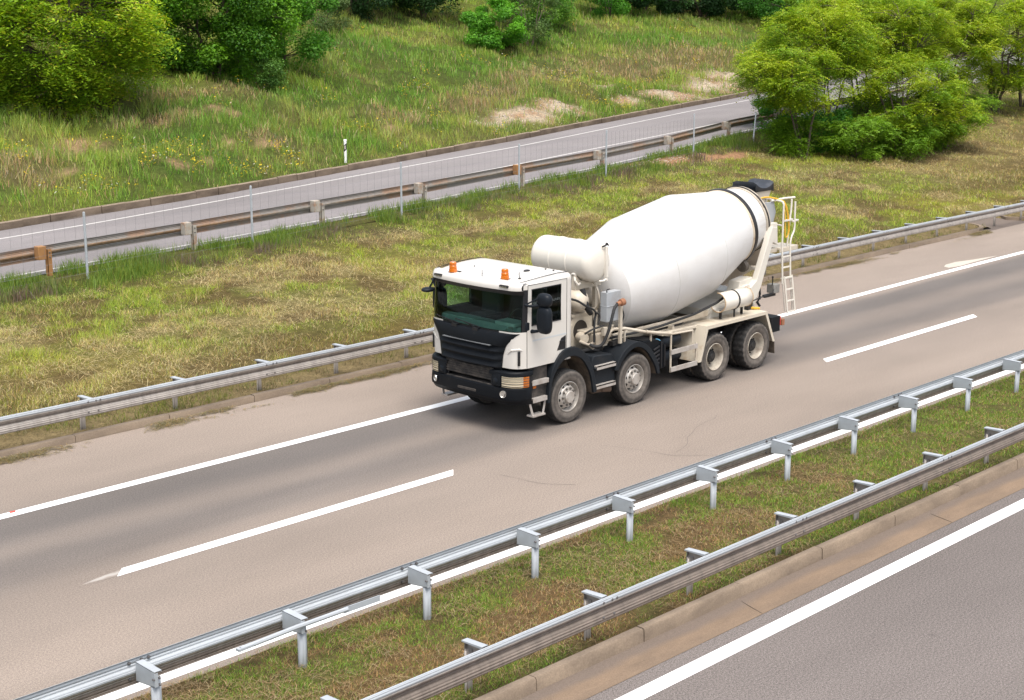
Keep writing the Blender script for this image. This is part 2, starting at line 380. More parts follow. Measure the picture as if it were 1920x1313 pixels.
# hairline cracks
rnd = random.Random(4); ck = MB()
def crack(x, y, ang, n, st):
    a = ang; pts = [(x, y)]
    for i in range(n):
        a += rnd.uniform(-0.7, 0.7)*0.6; a += (ang-a)*0.3
        x += math.cos(a)*st; y += math.sin(a)*st; pts.append((x, y))
    for i in range(len(pts)-1):
        p, q_ = pts[i], pts[i+1]; wv = rnd.uniform(0.002, 0.005); dx, dy = q_[0]-p[0], q_[1]-p[1]; L = math.hypot(dx, dy); nx, ny = -dy/L*wv, dx/L*wv
        ck.add([(p[0]+nx, p[1]+ny, .003), (p[0]-nx, p[1]-ny, .003), (q_[0]-nx, q_[1]-ny, .003), (q_[0]+nx, q_[1]+ny, .003)], [(0, 1, 2, 3)])
crack(20.3, 17.4, -0.9, 10, 0.22); crack(20.9, 16.2, 0.3, 14, 0.2); crack(33.9, 20.0, 0.5, 12, 0.18); crack(17.8, 17.5, -1.2, 7, 0.2)
tag(ck.build('road_cracks', plain('crack', (0.13, 0.11, 0.095), 1.0), smooth=0), kind='structure')
# kerbs: short cast lengths with open joints
def kerb(name, x0, x1, L, yf, side, mat, hh=0.13, wd=0.13, z0=None, seed=1, topm=None, jt=0.008):
    r = random.Random(seed); k = MB(); x = x0
    while x < x1:
        xe = min(x+L*r.uniform(0.96, 1.04), x1); g = 0.007
        zb = (lambda t: 0.0) if z0 is None else z0
        j = r.uniform(-jt, jt); jh = r.uniform(-jt, jt)*0.8
        A = []
        for xx in (x+g, xe-g):
            yb = float(yf(xx))+j; zz = float(zb(xx)); s = side
            A.append([(xx, yb, zz-0.12), (xx, yb+s*0.008, zz+hh-0.025+jh), (xx, yb+s*0.03, zz+hh+jh), (xx, yb+s*wd, zz+hh+jh), (xx, yb+s*wd, zz-0.12)])
        n = len(k.v); k.grid(A)
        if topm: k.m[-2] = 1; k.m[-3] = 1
        k.add(A[0], [(0, 1, 2, 3, 4)]); k.add(A[1], [(4, 3, 2, 1, 0)]); x = xe
    return tag(k.build(name, [mat, topm] if topm else mat, smooth=40), kind='structure')
kerb('kerb', -30, 48.6, 2.0, lambda x: 24.37+float(cv(x, 0.5)), 1, M['kerb'], 0.13, 0.14)
kerb('median_kerb', -30, 150, 2.0, lambda x: 11.40, 1, M['kerb'], 0.15, 0.13, None, 2)
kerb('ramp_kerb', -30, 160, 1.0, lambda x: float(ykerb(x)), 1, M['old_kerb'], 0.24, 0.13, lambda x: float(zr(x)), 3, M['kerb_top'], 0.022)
# drain mouth at the right end of the kerb
k = MB()
arc = [(48.6, 24.87), (49.0, 24.95), (49.35, 25.15), (49.6, 25.5), (49.75, 25.95), (49.85, 26.5)]
def ribbon(k, pts, wd, z0, z1):
    A = []
    for i, p in enumerate(pts):
        a, c_ = pts[max(i-1, 0)], pts[min(i+1, len(pts)-1)]; dx, dy = c_[0]-a[0], c_[1]-a[1]; L = math.hypot(dx, dy); nx, ny = -dy/L*wd, dx/L*wd
        A.append([(p[0], p[1], z0), (p[0], p[1], z1), (p[0]+nx, p[1]+ny, z1), (p[0]+nx, p[1]+ny, z0)])
    k.grid(A); k.add(A[-1], [(0, 1, 2, 3)]); k.add(A[0], [(3, 2, 1, 0)])
ribbon(k, arc, 0.14, -0.1, 0.13)
ribbon(k, [(52.4, 26.3), (51.9, 25.6), (52.2, 25.15), (53.0, 24.98), (60, 24.95), (90, 25.0), (150, 25.0)], 0.14, -0.1, 0.13)
tag(k.build('drain_kerb', M['kerb'], smooth=40), kind='structure')
k = MB(); k.add([(48.7, 24.80, .006), (53.2, 24.85, .006), (53.2, 25.02, .012), (52.15, 25.3, .02), (52.2, 26.8, 0.07), (49.85, 26.8, 0.07), (49.7, 25.8, 0.04), (49.2, 25.2, 0.02)], [tuple(range(8))])
tag(k.build('drain_apron', M['gutter'], smooth=0), kind='structure')

# ---- colours of grassy ground, shared by soil and blades
def mixc(a, b, t): t = np.asarray(t, float); t = t[:, None] if t.ndim else t; return np.asarray(a)*(1-t)+np.asarray(b)*t
def patch(x, y, P, soft=0.5):
    m = np.zeros_like(x)
    wx = x+(fbm(x, y, 1.1, 31)-0.5)*1.6; wy = y+(fbm(x, y, 1.1, 32)-0.5)*1.6
    for (px, py, rx, ry) in P: m = np.maximum(m, 1-sstep(1-soft, 1+soft*0.4, np.hypot((wx-px)/rx, (wy-py)/ry)))
    return m
LAWN_DRY = [(17, 27.2, 4.5, 2.0), (23, 29.0, 5.0, 1.6), (30, 30.5, 6, 1.4), (13, 28.5, 3, 1.5), (62, 31.5, 9, 3.0), (72, 35, 9, 3.0), (50, 33.5, 6, 1.6)]
LAWN_BROWN = [(13, 27.6, 3.5, 1.4), (20, 26.9, 4, .9), (11, 30, 3, 1.0), (34, 27.5, 5, 1.0), (76, 33.5, 10, 3.5), (86, 36, 10, 4), (64, 30.5, 8, 2.0), (72, 28.5, 9, 2.2), (27, 26.6, 9, 0.9), (16, 26.2, 7, 0.6), (58, 29.0, 7, 1.2), (70, 31.0, 9, 2.0), (66, 34.0, 3, 1.0), (58.5, 34.2, 5.0, .8), (40, 26.3, 5, 0.7)]
EARTH = [(47.2, 38.0, 2.8, 0.75), (51, 37.6, 2.0, 0.6), (57.5, 38.0, 2.2, 0.7)]
BARE = [(53.2, 50.9, 2.9, 1.3), (50.2, 50.6, 1.7, 1.1), (57, 51.6, 2.5, 0.8), (68.5, 53.8, 3.4, 1.0), (74.2, 55.4, 4.0, 1.3), (63, 53.0, 1.6, .7), (79, 57.5, 4, 1.6), (64.5, 56, 1.2, .8)]
BARE2 = [(30.9, 46.5, .6, .4), (32.3, 46.4, .5, .4), (43.6, 49.2, .9, .5), (37.2, 52.2, 1.1, .5), (34.5, 48.4, .6, .4), (29.5, 50.3, 1.5, .8), (27, 46.6, .9, .5), (36, 47.8, .6, .4)]
PINK = [(46, 51.0, 2.5, 1.2), (64, 59, 3.5, 1.6), (34, 51.6, 2.4, .9), (60.2, 56.8, 3.0, 2.0), (56.2, 55.4, 3.0, 1.6), (25.6, 47.5, 2.0, 1.6), (53, 53.5, 3.5, 1.4), (72, 60, 7, 2.6), (38, 55.0, 3, 1.2), (80, 62, 7, 3), (36.5, 48.2, 1.5, .8)]
LUSH = [(30.5, 45.6, 1.0, .6), (41, 47.6, 1.4, .8), (50, 56, 3, 1.4), (58, 59.5, 4, 1.5), (70, 66, 6, 2), (36.5, 53.3, 2.2, 1.4), (33, 49.0, 2.4, 1.2), (44, 55.0, 4, 2.2), (33.0, 46.6, 1.2, .8), (39.5, 49.0, 2.0, 1.0), (84, 66, 9, 2.6), (56, 63, 6, 3), (23.5, 45.5, 1.2, 1.0), (47, 52.5, 3, 1.2), (62, 60.5, 3, 1.0)]
G_LAWN, G_YEL, G_DRY, G_BRN = (0.125, 0.175, 0.018), (0.25, 0.25, 0.028), (0.40, 0.32, 0.145), (0.105, 0.066, 0.028)
def lawn_mask(x, y):
    dry = np.maximum(patch(x, y, LAWN_DRY, 0.9)*0.65, sstep(0.50, 0.66, fbm(x*0.85, y*1.1, 1.5, 11)))
    brn = np.maximum(patch(x, y, LAWN_BROWN, 0.8)*0.85, sstep(0.54, 0.66, fbm(x*0.85, y*1.2, 1.1, 12))*0.9)
    yel = sstep(0.36, 0.66, fbm(x*0.7, y, 2.8, 13))
    verge = sstep(2.1, 0.5, yfence(x)-y)
    earth = patch(x, y, EARTH, 0.4)
    return dry*(1-verge), brn*(1-verge), yel, verge, earth
def lawn_col(x, y):
    dry, brn, yel, verge, earth = lawn_mask(x, y)
    c = mixc(np.tile(G_LAWN, (len(x), 1)), G_YEL, yel); c = mixc(c, G_DRY, dry*0.62); c = mixc(c, G_BRN, brn*0.85)
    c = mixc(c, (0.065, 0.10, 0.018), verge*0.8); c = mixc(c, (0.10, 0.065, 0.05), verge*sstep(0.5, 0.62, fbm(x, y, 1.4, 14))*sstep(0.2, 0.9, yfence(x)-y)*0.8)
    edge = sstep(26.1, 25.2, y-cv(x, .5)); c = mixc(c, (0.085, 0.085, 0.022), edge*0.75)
    return mixc(c, (0.27, 0.155, 0.085), earth)
def soil_lawn(x, y):
    c = lawn_col(x, y); dry, brn, yel, verge, earth = lawn_mask(x, y)
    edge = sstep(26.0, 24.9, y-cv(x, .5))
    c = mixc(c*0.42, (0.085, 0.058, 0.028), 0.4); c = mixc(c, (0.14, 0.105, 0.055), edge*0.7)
    return np.clip(mixc(c*1.5, (0.27, 0.155, 0.085), earth), 0, .8)
def up_mask(x, y):
    return np.maximum(patch(x, y, BARE, 0.6), 0.75*patch(x, y, BARE2, 0.8)), patch(x, y, PINK, 0.8), patch(x, y, LUSH, 0.7)
def up_col(x, y):
    bare, pink, lush = up_mask(x, y)
    n1 = sstep(0.35, 0.65, fbm(x, y, 3.0, 21)); n2 = sstep(0.5, 0.72, fbm(x, y, 2.0, 22))
    c = mixc(np.tile((0.070, 0.145, 0.016), (len(x), 1)), (0.155, 0.215, 0.028), n1); c = mixc(c, (0.22, 0.205, 0.065), n2*0.6)
    c = c*(0.55+0.9*fbm(x, y, 0.9, 24))[:, None]; c = mixc(c, (0.19, 0.150, 0.075), pink*0.65); c = mixc(c, (0.048, 0.140, 0.012), lush*0.85)
    return c
def soil_up(x, y):
    bare, pink, lush = up_mask(x, y); c = mixc(up_col(x, y)*0.62, (0.085, 0.065, 0.03), 0.4)
    pale = sstep(0.40, 0.58, fbm(x, y, 1.0, 23))*patch(x, y, BARE, 0.5)
    return mixc(c, mixc(np.tile((0.31, 0.20, 0.12), (len(x), 1)), (0.37, 0.30, 0.215), pale), bare)
def med_col(x, y):
    g = sstep(0.38, 0.58, fbm(x, y, 0.9, 41)); b_ = sstep(0.50, 0.68, fbm(x*0.8, y, 0.6, 42))
    b_ = np.maximum(b_, sstep(0.5, 0.9, patch(x, y, [(13.0, 12.6, 3.4, .9), (17.6, 12.9, 2.2, .8), (11, 13, 2, .8)], 0.9)))*sstep(24, 18, x+6*(fbm(x, y, 2.5, 43)-0.5))
    c = mixc(np.tile((0.10, 0.118, 0.030), (len(x), 1)), (0.10, 0.165, 0.026), g)
    c = mixc(c, (0.125, 0.190, 0.030), sstep(19, 25, x)*0.55)
    return mixc(c, (0.235, 0.140, 0.062), b_*0.75)
def soil_med(x, y): return mixc(med_col(x, y)*0.6, (0.125, 0.078, 0.042), 0.5)

xg = np.concatenate([np.arange(-40, 5, 2.0), np.arange(5, 85, 0.3), np.arange(85, XMAX+1, 1.5)])
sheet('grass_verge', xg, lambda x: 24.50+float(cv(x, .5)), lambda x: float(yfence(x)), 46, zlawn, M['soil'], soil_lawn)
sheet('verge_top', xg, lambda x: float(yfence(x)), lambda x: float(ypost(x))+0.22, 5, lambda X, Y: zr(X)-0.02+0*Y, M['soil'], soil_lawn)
sheet('ramp_road', xg[::3], lambda x: float(ypost(x))+0.2, lambda x: float(ykerb(x))+0.02, 5, lambda X, Y: zr(X)+0*Y, M['asphalt_ramp'])
sheet('embankment', xg, lambda x: float(ykerb(x))+0.155, lambda x: float(ykerb(x))+75, np.linspace(0, 1, 110)**1.5, zup, M['soil'], soil_up)
sheet('median_strip', np.arange(-30, 150, 0.35), K(11.52), lambda x: 14.52+0.10*(float(vnoise(np.array([x*1.3]), np.array([0.]), 9)[0])-0.5), 16, lambda X, Y: zmed(Y), M['soil'], soil_med)
zl = lambda X, Y: zr(X)+0.004
for nm_, f_ in (('ramp_far_line', ywf), ('ramp_near_line', ywn), ('ramp_edge_line', lambda x: ypost(x)+0.62)): line(nm_, xg[::3], f_, 0.12, zf=zl).data.materials[0] = M['old_paint']

# ------------------------------------------------------------------ guardrails
WPROF = [(0.066, 0.312), (0.080, 0.303), (0.086, 0.285), (0.084, 0.242), (0.074, 0.212), (0.034, 0.180), (0.026, 0.166), (0.034, 0.146), (0.074, 0.104), (0.083, 0.072), (0.084, 0.032), (0.080, 0.010), (0.066, 0.0)]
def guardrail(label, x0, x1, px0, sp, ybase, face, mats, seg_mats, back=None, post_h=0.62, zg=0.1, ztop=0.76, off=0.33, bolts=None, front_bolts=True):
    """face: +1 = traffic side towards +Y, -1 = towards -Y; ybase(x): back plane of the rail"""
    g = empty('guardrail', (x0, float(ybase(x0)), 0)); tag(g, label, 'guardrail')
    inv = Vector((-x0, -float(ybase(x0)), 0))
    def mk(b_, name, mats_, par, **kw):
        b_.v = [(v[0]+inv.x, v[1]+inv.y, v[2]) for v in b_.v]; return b_.build(name, mats_, par, **kw)
    rail = MB(); xs = list(np.arange(x0, x1+0.01, sp))
    for i in range(len(WPROF)-1):
        rail.mi = seg_mats[i]
        P = [[(x, float(ybase(x))+face*WPROF[j][0], ztop-0.312+WPROF[j][1]) for j in (i, i+1)] for x in xs]
        rail.grid(P)
    ro = mk(rail, 'rail', mats, g, smooth=28); md = ro.modifiers.new('solid', 'SOLIDIFY'); md.thickness = 0.004
    k = 0; x = px0
    while x < x1-0.2:
        if x > x0+0.1:
            yb = float(ybase(x)); s = -face; yp = yb+s*off
            p = MB()
            # sigma post: web, two bent flanges
            A = []
            for zz in (zg-0.3, post_h):
                A.append([(x+a, yp+s*b_, zz) for a, b_ in ((-0.05, -0.028), (-0.05, 0.0), (-0.022, 0.012), (-0.012, 0.03), (0.012, 0.03), (0.022, 0.012), (0.05, 0.0), (0.05, -0.028))])
            p.grid(A); po = mk(p, 'post', back or mats[0], g, smooth=20); md = po.modifiers.new('solid', 'SOLIDIFY'); md.thickness = 0.008
            q = MB(); z1 = ztop-0.02
            # spacer: bent plate, web beside the post with a top and a bottom lip
            ya, ye = yb-s*0.002, yp+s*0.06
            za = z1-0.23; ze = z1-0.19
            q.add([(x-0.062, ya, z1), (x-0.062, ye, z1-0.012), (x-0.062, ye, ze), (x-0.062, ya, za)], [(0, 1, 2, 3)])
            q.add([(x-0.062, ya, z1), (x-0.062, ye, z1-0.012), (x+0.03, ye, z1-0.012), (x+0.03, ya, z1)], [(0, 3, 2, 1)])
            q.add([(x+0.03, ya, z1), (x+0.03, ye, z1-0.012), (x+0.03, ye, z1-0.03), (x+0.03, ya, z1-0.03)], [(0, 1, 2, 3)])
            q.add([(x-0.062, ya, za), (x-0.062, ye, ze), (x+0.01, ye, ze), (x+0.01, ya, za)], [(0, 1, 2, 3)])
            q.add([(x-0.062, ye, z1-0.03), (x-0.062, ye, ze), (x-0.015, ye, ze), (x-0.015, ye, z1-0.03)], [(0, 1, 2, 3)])
            if face < 0: q.v = [(2*x-vx, vy, vz) for vx, vy, vz in q.v]
            q.m = [0, 1, 1, 0, 0, 0]
            sp_ = mk(q, 'spacer', [back or mats[0], M['galv']], g, smooth=0); md = sp_.modifiers.new('solid', 'SOLIDIFY'); md.thickness = 0.006; md.offset = 1
            if bolts and bolts[0] < x < bolts[1]:
                for bx, bz in ((-0.045, -0.16), (0.03, -0.16), (0.03, -0.24)):
                    bl = MB(); bl.lathe([(0, -0.014), (0.014, -0.014), (0.014, 0.012), (0.009, 0.02), (0, 0.02)], (x+bx-0.02, yp+s*0.05, z1+bz+0.06), (0, s, 0), n=6); mk(bl, 'bolt', M['bolt'], sp_, smooth=0)
            if bolts and k % 2 == 0 and bolts[2] < x < bolts[3]:
                for bx, bz in ((-0.10, -0.05), (0.06, -0.05), (0.15, -0.05), (-0.10, -0.24), (0.10, -0.24)):
                    fs = face if front_bolts else -face
                    bl = MB(); bl.lathe([(0, -0.02), (0.019, -0.02), (0.019, 0.018), (0, 0.024)], (x+bx, yb+face*0.076, ztop+bz), (0, fs, 0), n=6); mk(bl, 'bolt', M['bolt'], ro, smooth=0)
        x += sp; k += 1
    return g, inv, mk
# profile segment -> material slot: 0 clean, 1 grimed
gr_med_back = guardrail('bright galvanised guardrail along the white line, its posts standing on the grass median', -4, 64, 8.55-10*2.02+2.02*4, 2.02, lambda x: 13.985, 1, [M['galv'], M['grime'], M['grime_pale']], [0, 0, 0, 0, 0, 0, 0, 2, 2, 1, 1, 1], M['galv'], 0.63, 0.09, 0.76, 0.30, (7, 27, 7, 27), False)
g, inv, mk = gr_med_back
q = MB(); q.tube([(9.62, 13.61, 0.645), (10.4, 13.61, 0.665), (11.2, 13.61, 0.665)], 0.03, 8); q.bar((11.15, 13.61, 0.66), (11.72, 13.61, 0.655), 0.012, 0.075); q.bar((9.58, 13.61, 0.644), (9.79, 13.612, 0.65), 0.07, 0.03)
mk(q, 'loose_bar', M['galv'], g, smooth=30)
guardrail('nearest guardrail, its grimy brown traffic face above the concrete kerb and gutter', -6, 60, 11.45-2.06*7, 2.06, lambda x: 11.52, -1, [M['galv'], M['grime'], M['grime_pale']], [0, 0, 0, 2, 1, 1, 1, 1, 1, 1, 1, 1], M['grime_pale'], 0.62, 0.06, 0.76, 0.27, (0, 0, 8, 27))
guardrail('guardrail along the foot of the mown slope, beyond the truck', 0, 96, 14.2-2.0*6, 2.0, lambda x: 24.40+float(cv(x, 0.45)), -1, [M['galv'], M['grime'], M['grime_pale']], [0, 0, 0, 2, 2, 2, 1, 2, 2, 2, 2, 2], M['grime_pale'], 0.62, 0.1, 0.77, 0.33, (0, 0, 11, 53))
# the old rusty rail of the ramp, seen from behind
def ramp_rail():
    g = empty('ramp_guardrail', (10, float(ypost(10)), 0)); tag(g, 'old rust streaked guardrail with wide weathered posts along the narrow ramp road', 'guardrail')
    iv = (-10, -float(ypost(10)))
    def mk(b_, name, mats_, **kw):
        b_.v = [(v[0]+iv[0], v[1]+iv[1], v[2]) for v in b_.v]; return b_.build(name, mats_, g, **kw)
    px = [9.2, 14.6, 19.5, 24.1, 29.0, 33.6, 39.0, 44.0, 49.6, 55.8, 61.5, 67.2, 73, 78.8, 84.5, 90.3, 96]
    rail = MB(); xs = np.arange(4, 100, 0.7)
    for i in range(len(WPROF)-1):
        rail.mi = 1 if 5 <= i <= 7 else 0
        rail.grid([[(x, float(ypost(x))+0.20+WPROF[j][0]*1.2, float(zr(x))+0.36+WPROF[j][1]*1.12) for j in (i, i+1)] for x in xs])
    o = mk(rail, 'rail', [M['old_rail'], M['rust_rail']], smooth=28); md = o.modifiers.new('solid', 'SOLIDIFY'); md.thickness = 0.005
    for i, x in enumerate(px):
        y = float(ypost(x)); zz = float(zr(x)); m = M['orange_rust'] if i in (2, ) else M['rust_post']
        p = MB(); p.add([(x+0.02, y-0.06, zz-0.3), (x+0.02, y-0.06, zz+0.66), (x+0.02, y+0.06, zz+0.66), (x+0.02, y+0.06, zz-0.3)], [(0, 1, 2, 3)])
        p.add([(x+0.02, y-0.06, zz-0.3), (x+0.02, y-0.06, zz+0.66), (x+0.14, y-0.06, zz+0.66), (x+0.14, y-0.06, zz-0.3)], [(0, 3, 2, 1)])
        o = mk(p, 'post', m, smooth=0); md = o.modifiers.new('solid', 'SOLIDIFY'); md.thickness = 0.012
        s = MB(); s.box(x-0.20, x+0.015, y-0.02, y+0.20, zz+0.40, zz+0.74)
        mk(s, 'spacer_block', M['orange_rust'] if i in (2, 6) else m, bevel=0.012)
        if 14 < x < 58:
            for bz in (0.58, 0.46): bb = MB(); bb.lathe([(0, -0.01), (0.022, -0.01), (0.022, 0.015), (0, 0.02)], (x+0.08, y-0.066, zz+bz), (0, -1, 0), n=6); mk(bb, 'bolt', M['bolt'], smooth=0)
ramp_rail()
# ------------------------------------------------------------------ wire fence and marker post
def fence():
    g = empty('wire_fence', (20, 34.2, 0)); tag(g, 'thin wire mesh fence on slim pale posts between the mown slope and the ramp', 'fence')
    iv = (-20, -34.2)
    def mk(b_, name, m, **kw):
        b_.v = [(v[0]+iv[0], v[1]+iv[1], v[2]) for v in b_.v]; return b_.build(name, m, g, **kw)
    px = [2.6, 8.4, 14.2, 20.03, 25.61, 31.86, 37.75, 43.0, 49.96]
    for x in px:
        y = float(yfence(x)); zz = float(zr(x)); p = MB(); p.tube([(x, y, zz-0.3), (x, y, zz+1.62)], 0.032, 10); p.lathe([(0.034, 0), (0.03, 0.02), (0, 0.03)], (x, y, zz+1.62), (0, 0, 1), n=10); mk(p, 'post', M['galv'])
    p = MB(); p.tube([(55.6, 39.3, zr(55.6)-0.2), (56.4, 39.75, zr(56)+1.15)], 0.032, 10); mk(p, 'post', M['galv'])
    wr = MB()
    for i in range(len(px)-1):
        xa, xb = px[i], px[i+1]; n = int((xb-xa)/0.30)
        def pt(t, h):
            x = xa+(xb-xa)*t; y = float(yfence(xa))*(1-t)+float(yfence(xb))*t
            sag = 0.05*math.sin(math.pi*t)*(h/1.55); return (x, y-0.036, float(zr(x))+h-sag)
        for j in range(1, n): wr.tube([pt(j/n, 0.05), pt(j/n, 1.55)], 0.0022, 3, caps=False)
        for h in (0.12, 0.3, 0.5, 0.75, 1.0, 1.28, 1.55): wr.tube([pt(t/8, h) for t in range(9)], 0.0024, 3, caps=False)
    mk(wr, 'wire_mesh', plain('fence_wire', (0.20, 0.20, 0.21), 0.6, 0.3), smooth=0)
fence()
def delineator(x, y):
    zz = float(zup(np.array([x]), np.array([y]))[0])
    g = empty('marker_post', (x, y, zz)); tag(g, 'white roadside marker post with slanted black band, in the grass above the ramp', 'marker post')
    p = MB(); sec = [(-0.055, 0.03), (-0.04, -0.03), (0, -0.05), (0.04, -0.03), (0.055, 0.03)]
    e = MB()
    def slab(bb, z0, z1, k=1.0, sl=0.0): bb.grid([[(a*k, b_*k, z+sl*a) for a, b_ in sec+[sec[0]]] for z, sl in ((z0, sl), (z1, sl))])
    slab(p, -0.2, 0.82); p.add([(a, b_, 0.82+0.9*(b_+0.05)) for a, b_ in sec], [(0, 1, 2, 3, 4)])
    p.grid([[(a, b_, 0.82) for a, b_ in sec+[sec[0]]], [(a, b_, 0.82+0.9*(b_+0.05)) for a, b_ in sec+[sec[0]]]])
    p.build('body', plain('white_plastic', (0.78, 0.78, 0.76), 0.5), g, smooth=0)
    slab(e, 0.46, 0.70, 1.06, 0.9); e.build('black_band', plain('black_plastic', (0.02, 0.02, 0.022), 0.5), g, smooth=0)
    r_ = MB(); r_.box(-0.02, 0.02, -0.058, -0.05, 0.52, 0.66); r_.build('reflector', plain('reflector', (0.55, 0.5, 0.42), 0.3), g, smooth=0)
    g.rotation_euler = (0, 0, R(-45))
delineator(38.23, 45.88)
# ------------------------------------------------------------------ the concrete mixer truck (local: x to the rear, y away from the camera side)
T = empty('concrete_mixer_truck', (19.52, 20.06, 0))
tag(T, 'white four axle concrete mixer truck driving on the motorway', 'truck')
def white_paint(name, c, dirt, lo, hi, amt, zfade=None, rough=0.35):
    n = NT(name); n.set(rough, 0, 0.5, 0.25)
    f = n.ramp(n.noise(1.6, 7, 0.7), [(lo, 0), (hi, amt)])
    if zfade:
        z = n.ramp(n.math('DIVIDE', n.xyz()[2], 3.0), [(zfade[0]/3, 1.0), (zfade[1]/3, 0.15)]); f = n.math('MULTIPLY', f, z)
    c2 = n.mix(f, c, dirt)
    sp = n.ramp(n.noise(14, 4, 0.75), [(0.68, 0), (0.74, 0.5)])
    if zfade: sp = n.math('MULTIPLY', sp, z)
    n.col(n.mix(sp, c2, (0.30, 0.16, 0.07))); return n.m
TM = {}
TM['white'] = white_paint('cab_white', (0.60, 0.572, 0.53), (0.50, 0.44, 0.37), 0.46, 0.8, 0.45, (1.1, 2.2), 0.3)
def drum_paint():
    n = NT('drum_white'); n.set(0.42, 0, 0.5, 0.1); x = n.xyz()
    f = n.ramp(n.noise(1.0, 7, 0.7), [(0.45, 0), (0.75, 0.6)]); c = n.mix(f, (0.63, 0.62, 0.61), (0.53, 0.505, 0.475))
    run = n.ramp(n.noise(3.0, 5, 0.7, stretch=(0.35, 2.2, 2.2)), [(0.48, 0.0), (0.70, 0.65)])
    back = n.ramp(n.math('DIVIDE', n.math('SUBTRACT', x[0], 6.6), 2.0), [(0.0, 0.12), (0.55, 0.35), (0.95, 1.0)]); c = n.mix(n.math('MULTIPLY', run, back), c, (0.40, 0.345, 0.28))
    n.col(c); return n.m
TM['drum'] = drum_paint()
TM['cream'] = white_paint('dirty_cream_paint', (0.55, 0.49, 0.40), (0.27, 0.20, 0.13), 0.42, 0.70, 0.8, (1.0, 3.2), 0.55)
TM['fend'] = white_paint('rust_freckled_paint', (0.56, 0.50, 0.405), (0.34, 0.225, 0.115), 0.52, 0.66, 0.75, (1.1, 2.2), 0.55)
TM['ped'] = white_paint('pedestal_white', (0.63, 0.59, 0.52), (0.40, 0.32, 0.23), 0.48, 0.76, 0.6, (1.2, 2.6), 0.5)
TM['tank'] = plain('tank_cream', (0.67, 0.63, 0.56), 0.4, dirt=(0.53, 0.47, 0.39), dscale=1.4, lo=0.5, hi=0.8, amt=0.5, coat=0.15)
TM['dark'] = plain('blue_grey_plastic', (0.0065, 0.0080, 0.0105), 0.5, dirt=(0.035, 0.031, 0.029), dscale=3.5, lo=0.56, hi=0.8, amt=0.4, spec=0.13)
TM['darkclean'] = plain('smooth_blue_grey_plastic', (0.0085, 0.0115, 0.016), 0.45, spec=0.2)
TM['arch'] = plain('mudguard_plastic', (0.0125, 0.0155, 0.0195), 0.58, dirt=(0.06, 0.054, 0.049), dscale=3, lo=0.54, hi=0.8, amt=0.35, spec=0.18)
TM['black'] = plain('black_trim', (0.006, 0.006, 0.008), 0.5)
TM['dust'] = plain('dusty_black', (0.020, 0.018, 0.017), 0.8, dirt=(0.10, 0.083, 0.07), dscale=5, lo=0.42, hi=0.68, amt=0.8)
TM['mud'] = plain('mud_caked_liner', (0.075, 0.058, 0.043), 0.95, dirt=(0.20, 0.15, 0.105), dscale=4, lo=0.42, hi=0.65, amt=0.8)
TM['alu'] = plain('dusty_aluminium', (0.46, 0.43, 0.40), 0.5, 0.3, dirt=(0.30, 0.25, 0.21), dscale=6, lo=0.45, hi=0.7, amt=0.7)
TM['frame'] = plain('chassis_black', (0.011, 0.011, 0.012), 0.7, dirt=(0.05, 0.042, 0.035), dscale=4)
TM['rubber'] = plain('black_rubber', (0.018, 0.018, 0.019), 0.75)
TM['rust'] = plain('rusty_iron', (0.28, 0.12, 0.06), 0.85, dirt=(0.13, 0.07, 0.045), dscale=8)
TM['grey'] = plain('grey_cabinet', (0.36, 0.38, 0.40), 0.5, dirt=(0.27, 0.26, 0.25), dscale=3)
TM['redlens'] = plain('red_lens', (0.55, 0.02, 0.015), 0.2, coat=0.5)
TM['yellow'] = plain('yellow_hose', (0.62, 0.36, 0.03), 0.55)
TM['chrome'] = plain('lamp_chrome', (0.75, 0.74, 0.70), 0.18, 0.85)
def tyre_mats():
    n = NT('tyre_sidewall'); n.set(0.92, 0, 0.2); p = n.xyz()
    r2 = n.math('SQRT', n.math('ADD', n.math('POWER', p[0], 2.0), n.math('POWER', p[2], 2.0)))
    base = n.ramp(n.math('DIVIDE', r2, 0.6), [(0.48, (0.115, 0.10, 0.088)), (0.62, (0.15, 0.132, 0.116)), (0.70, (0.085, 0.076, 0.069)), (0.78, (0.13, 0.115, 0.102)), (0.85, (0.05, 0.045, 0.042))])
    g = n.ramp(n.noise(7, 6, 0.75), [(0.3, 0.55), (0.65, 1.2)]); n.col(n.mix(1.0, base, g, 'MULTIPLY')); n.bump(n.noise(40, 3), 0.3, 0.004)
    return n.m
TM['side'] = tyre_mats(); TM['tread'] = plain('tyre_tread', (0.016, 0.0155, 0.0155), 0.9, dirt=(0.07, 0.062, 0.055), dscale=9, lo=0.5, hi=0.75, amt=0.6)
TM['nut'] = plain('nut_steel', (0.13, 0.12, 0.11), 0.5, 0.4); TM['rim'] = plain('wheel_silver', (0.47, 0.445, 0.41), 0.42, 0.35, dirt=(0.30, 0.255, 0.215), dscale=7, lo=0.42, hi=0.7, amt=0.8)
TM['rimback'] = plain('dirty_cream_rim', (0.48, 0.435, 0.365), 0.6, 0.1, dirt=(0.22, 0.18, 0.145), dscale=6, lo=0.42, hi=0.68, amt=0.85)
def glass(name, tint, gloss=0.06, rough=0.02):
    n = NT(name); n.t.nodes.remove(n.b); tr = n.n.new('ShaderNodeBsdfTransparent'); tr.inputs[0].default_value = (*tint, 1)
    gl = n.n.new('ShaderNodeBsdfGlossy'); gl.inputs['Roughness'].default_value = rough; gl.inputs[0].default_value = (0.85, 0.95, 0.95, 1)
    fr = n.n.new('ShaderNodeFresnel'); fr.inputs[0].default_value = 1.38; f = n.math('ADD', fr.outputs[0], gloss); mx = n.n.new('ShaderNodeMixShader')
    n.link(f, mx.inputs[0]); n.link(tr.outputs[0], mx.inputs[1]); n.link(gl.outputs[0], mx.inputs[2]); n.link(mx.outputs[0], n.out.inputs[0]); return n.m
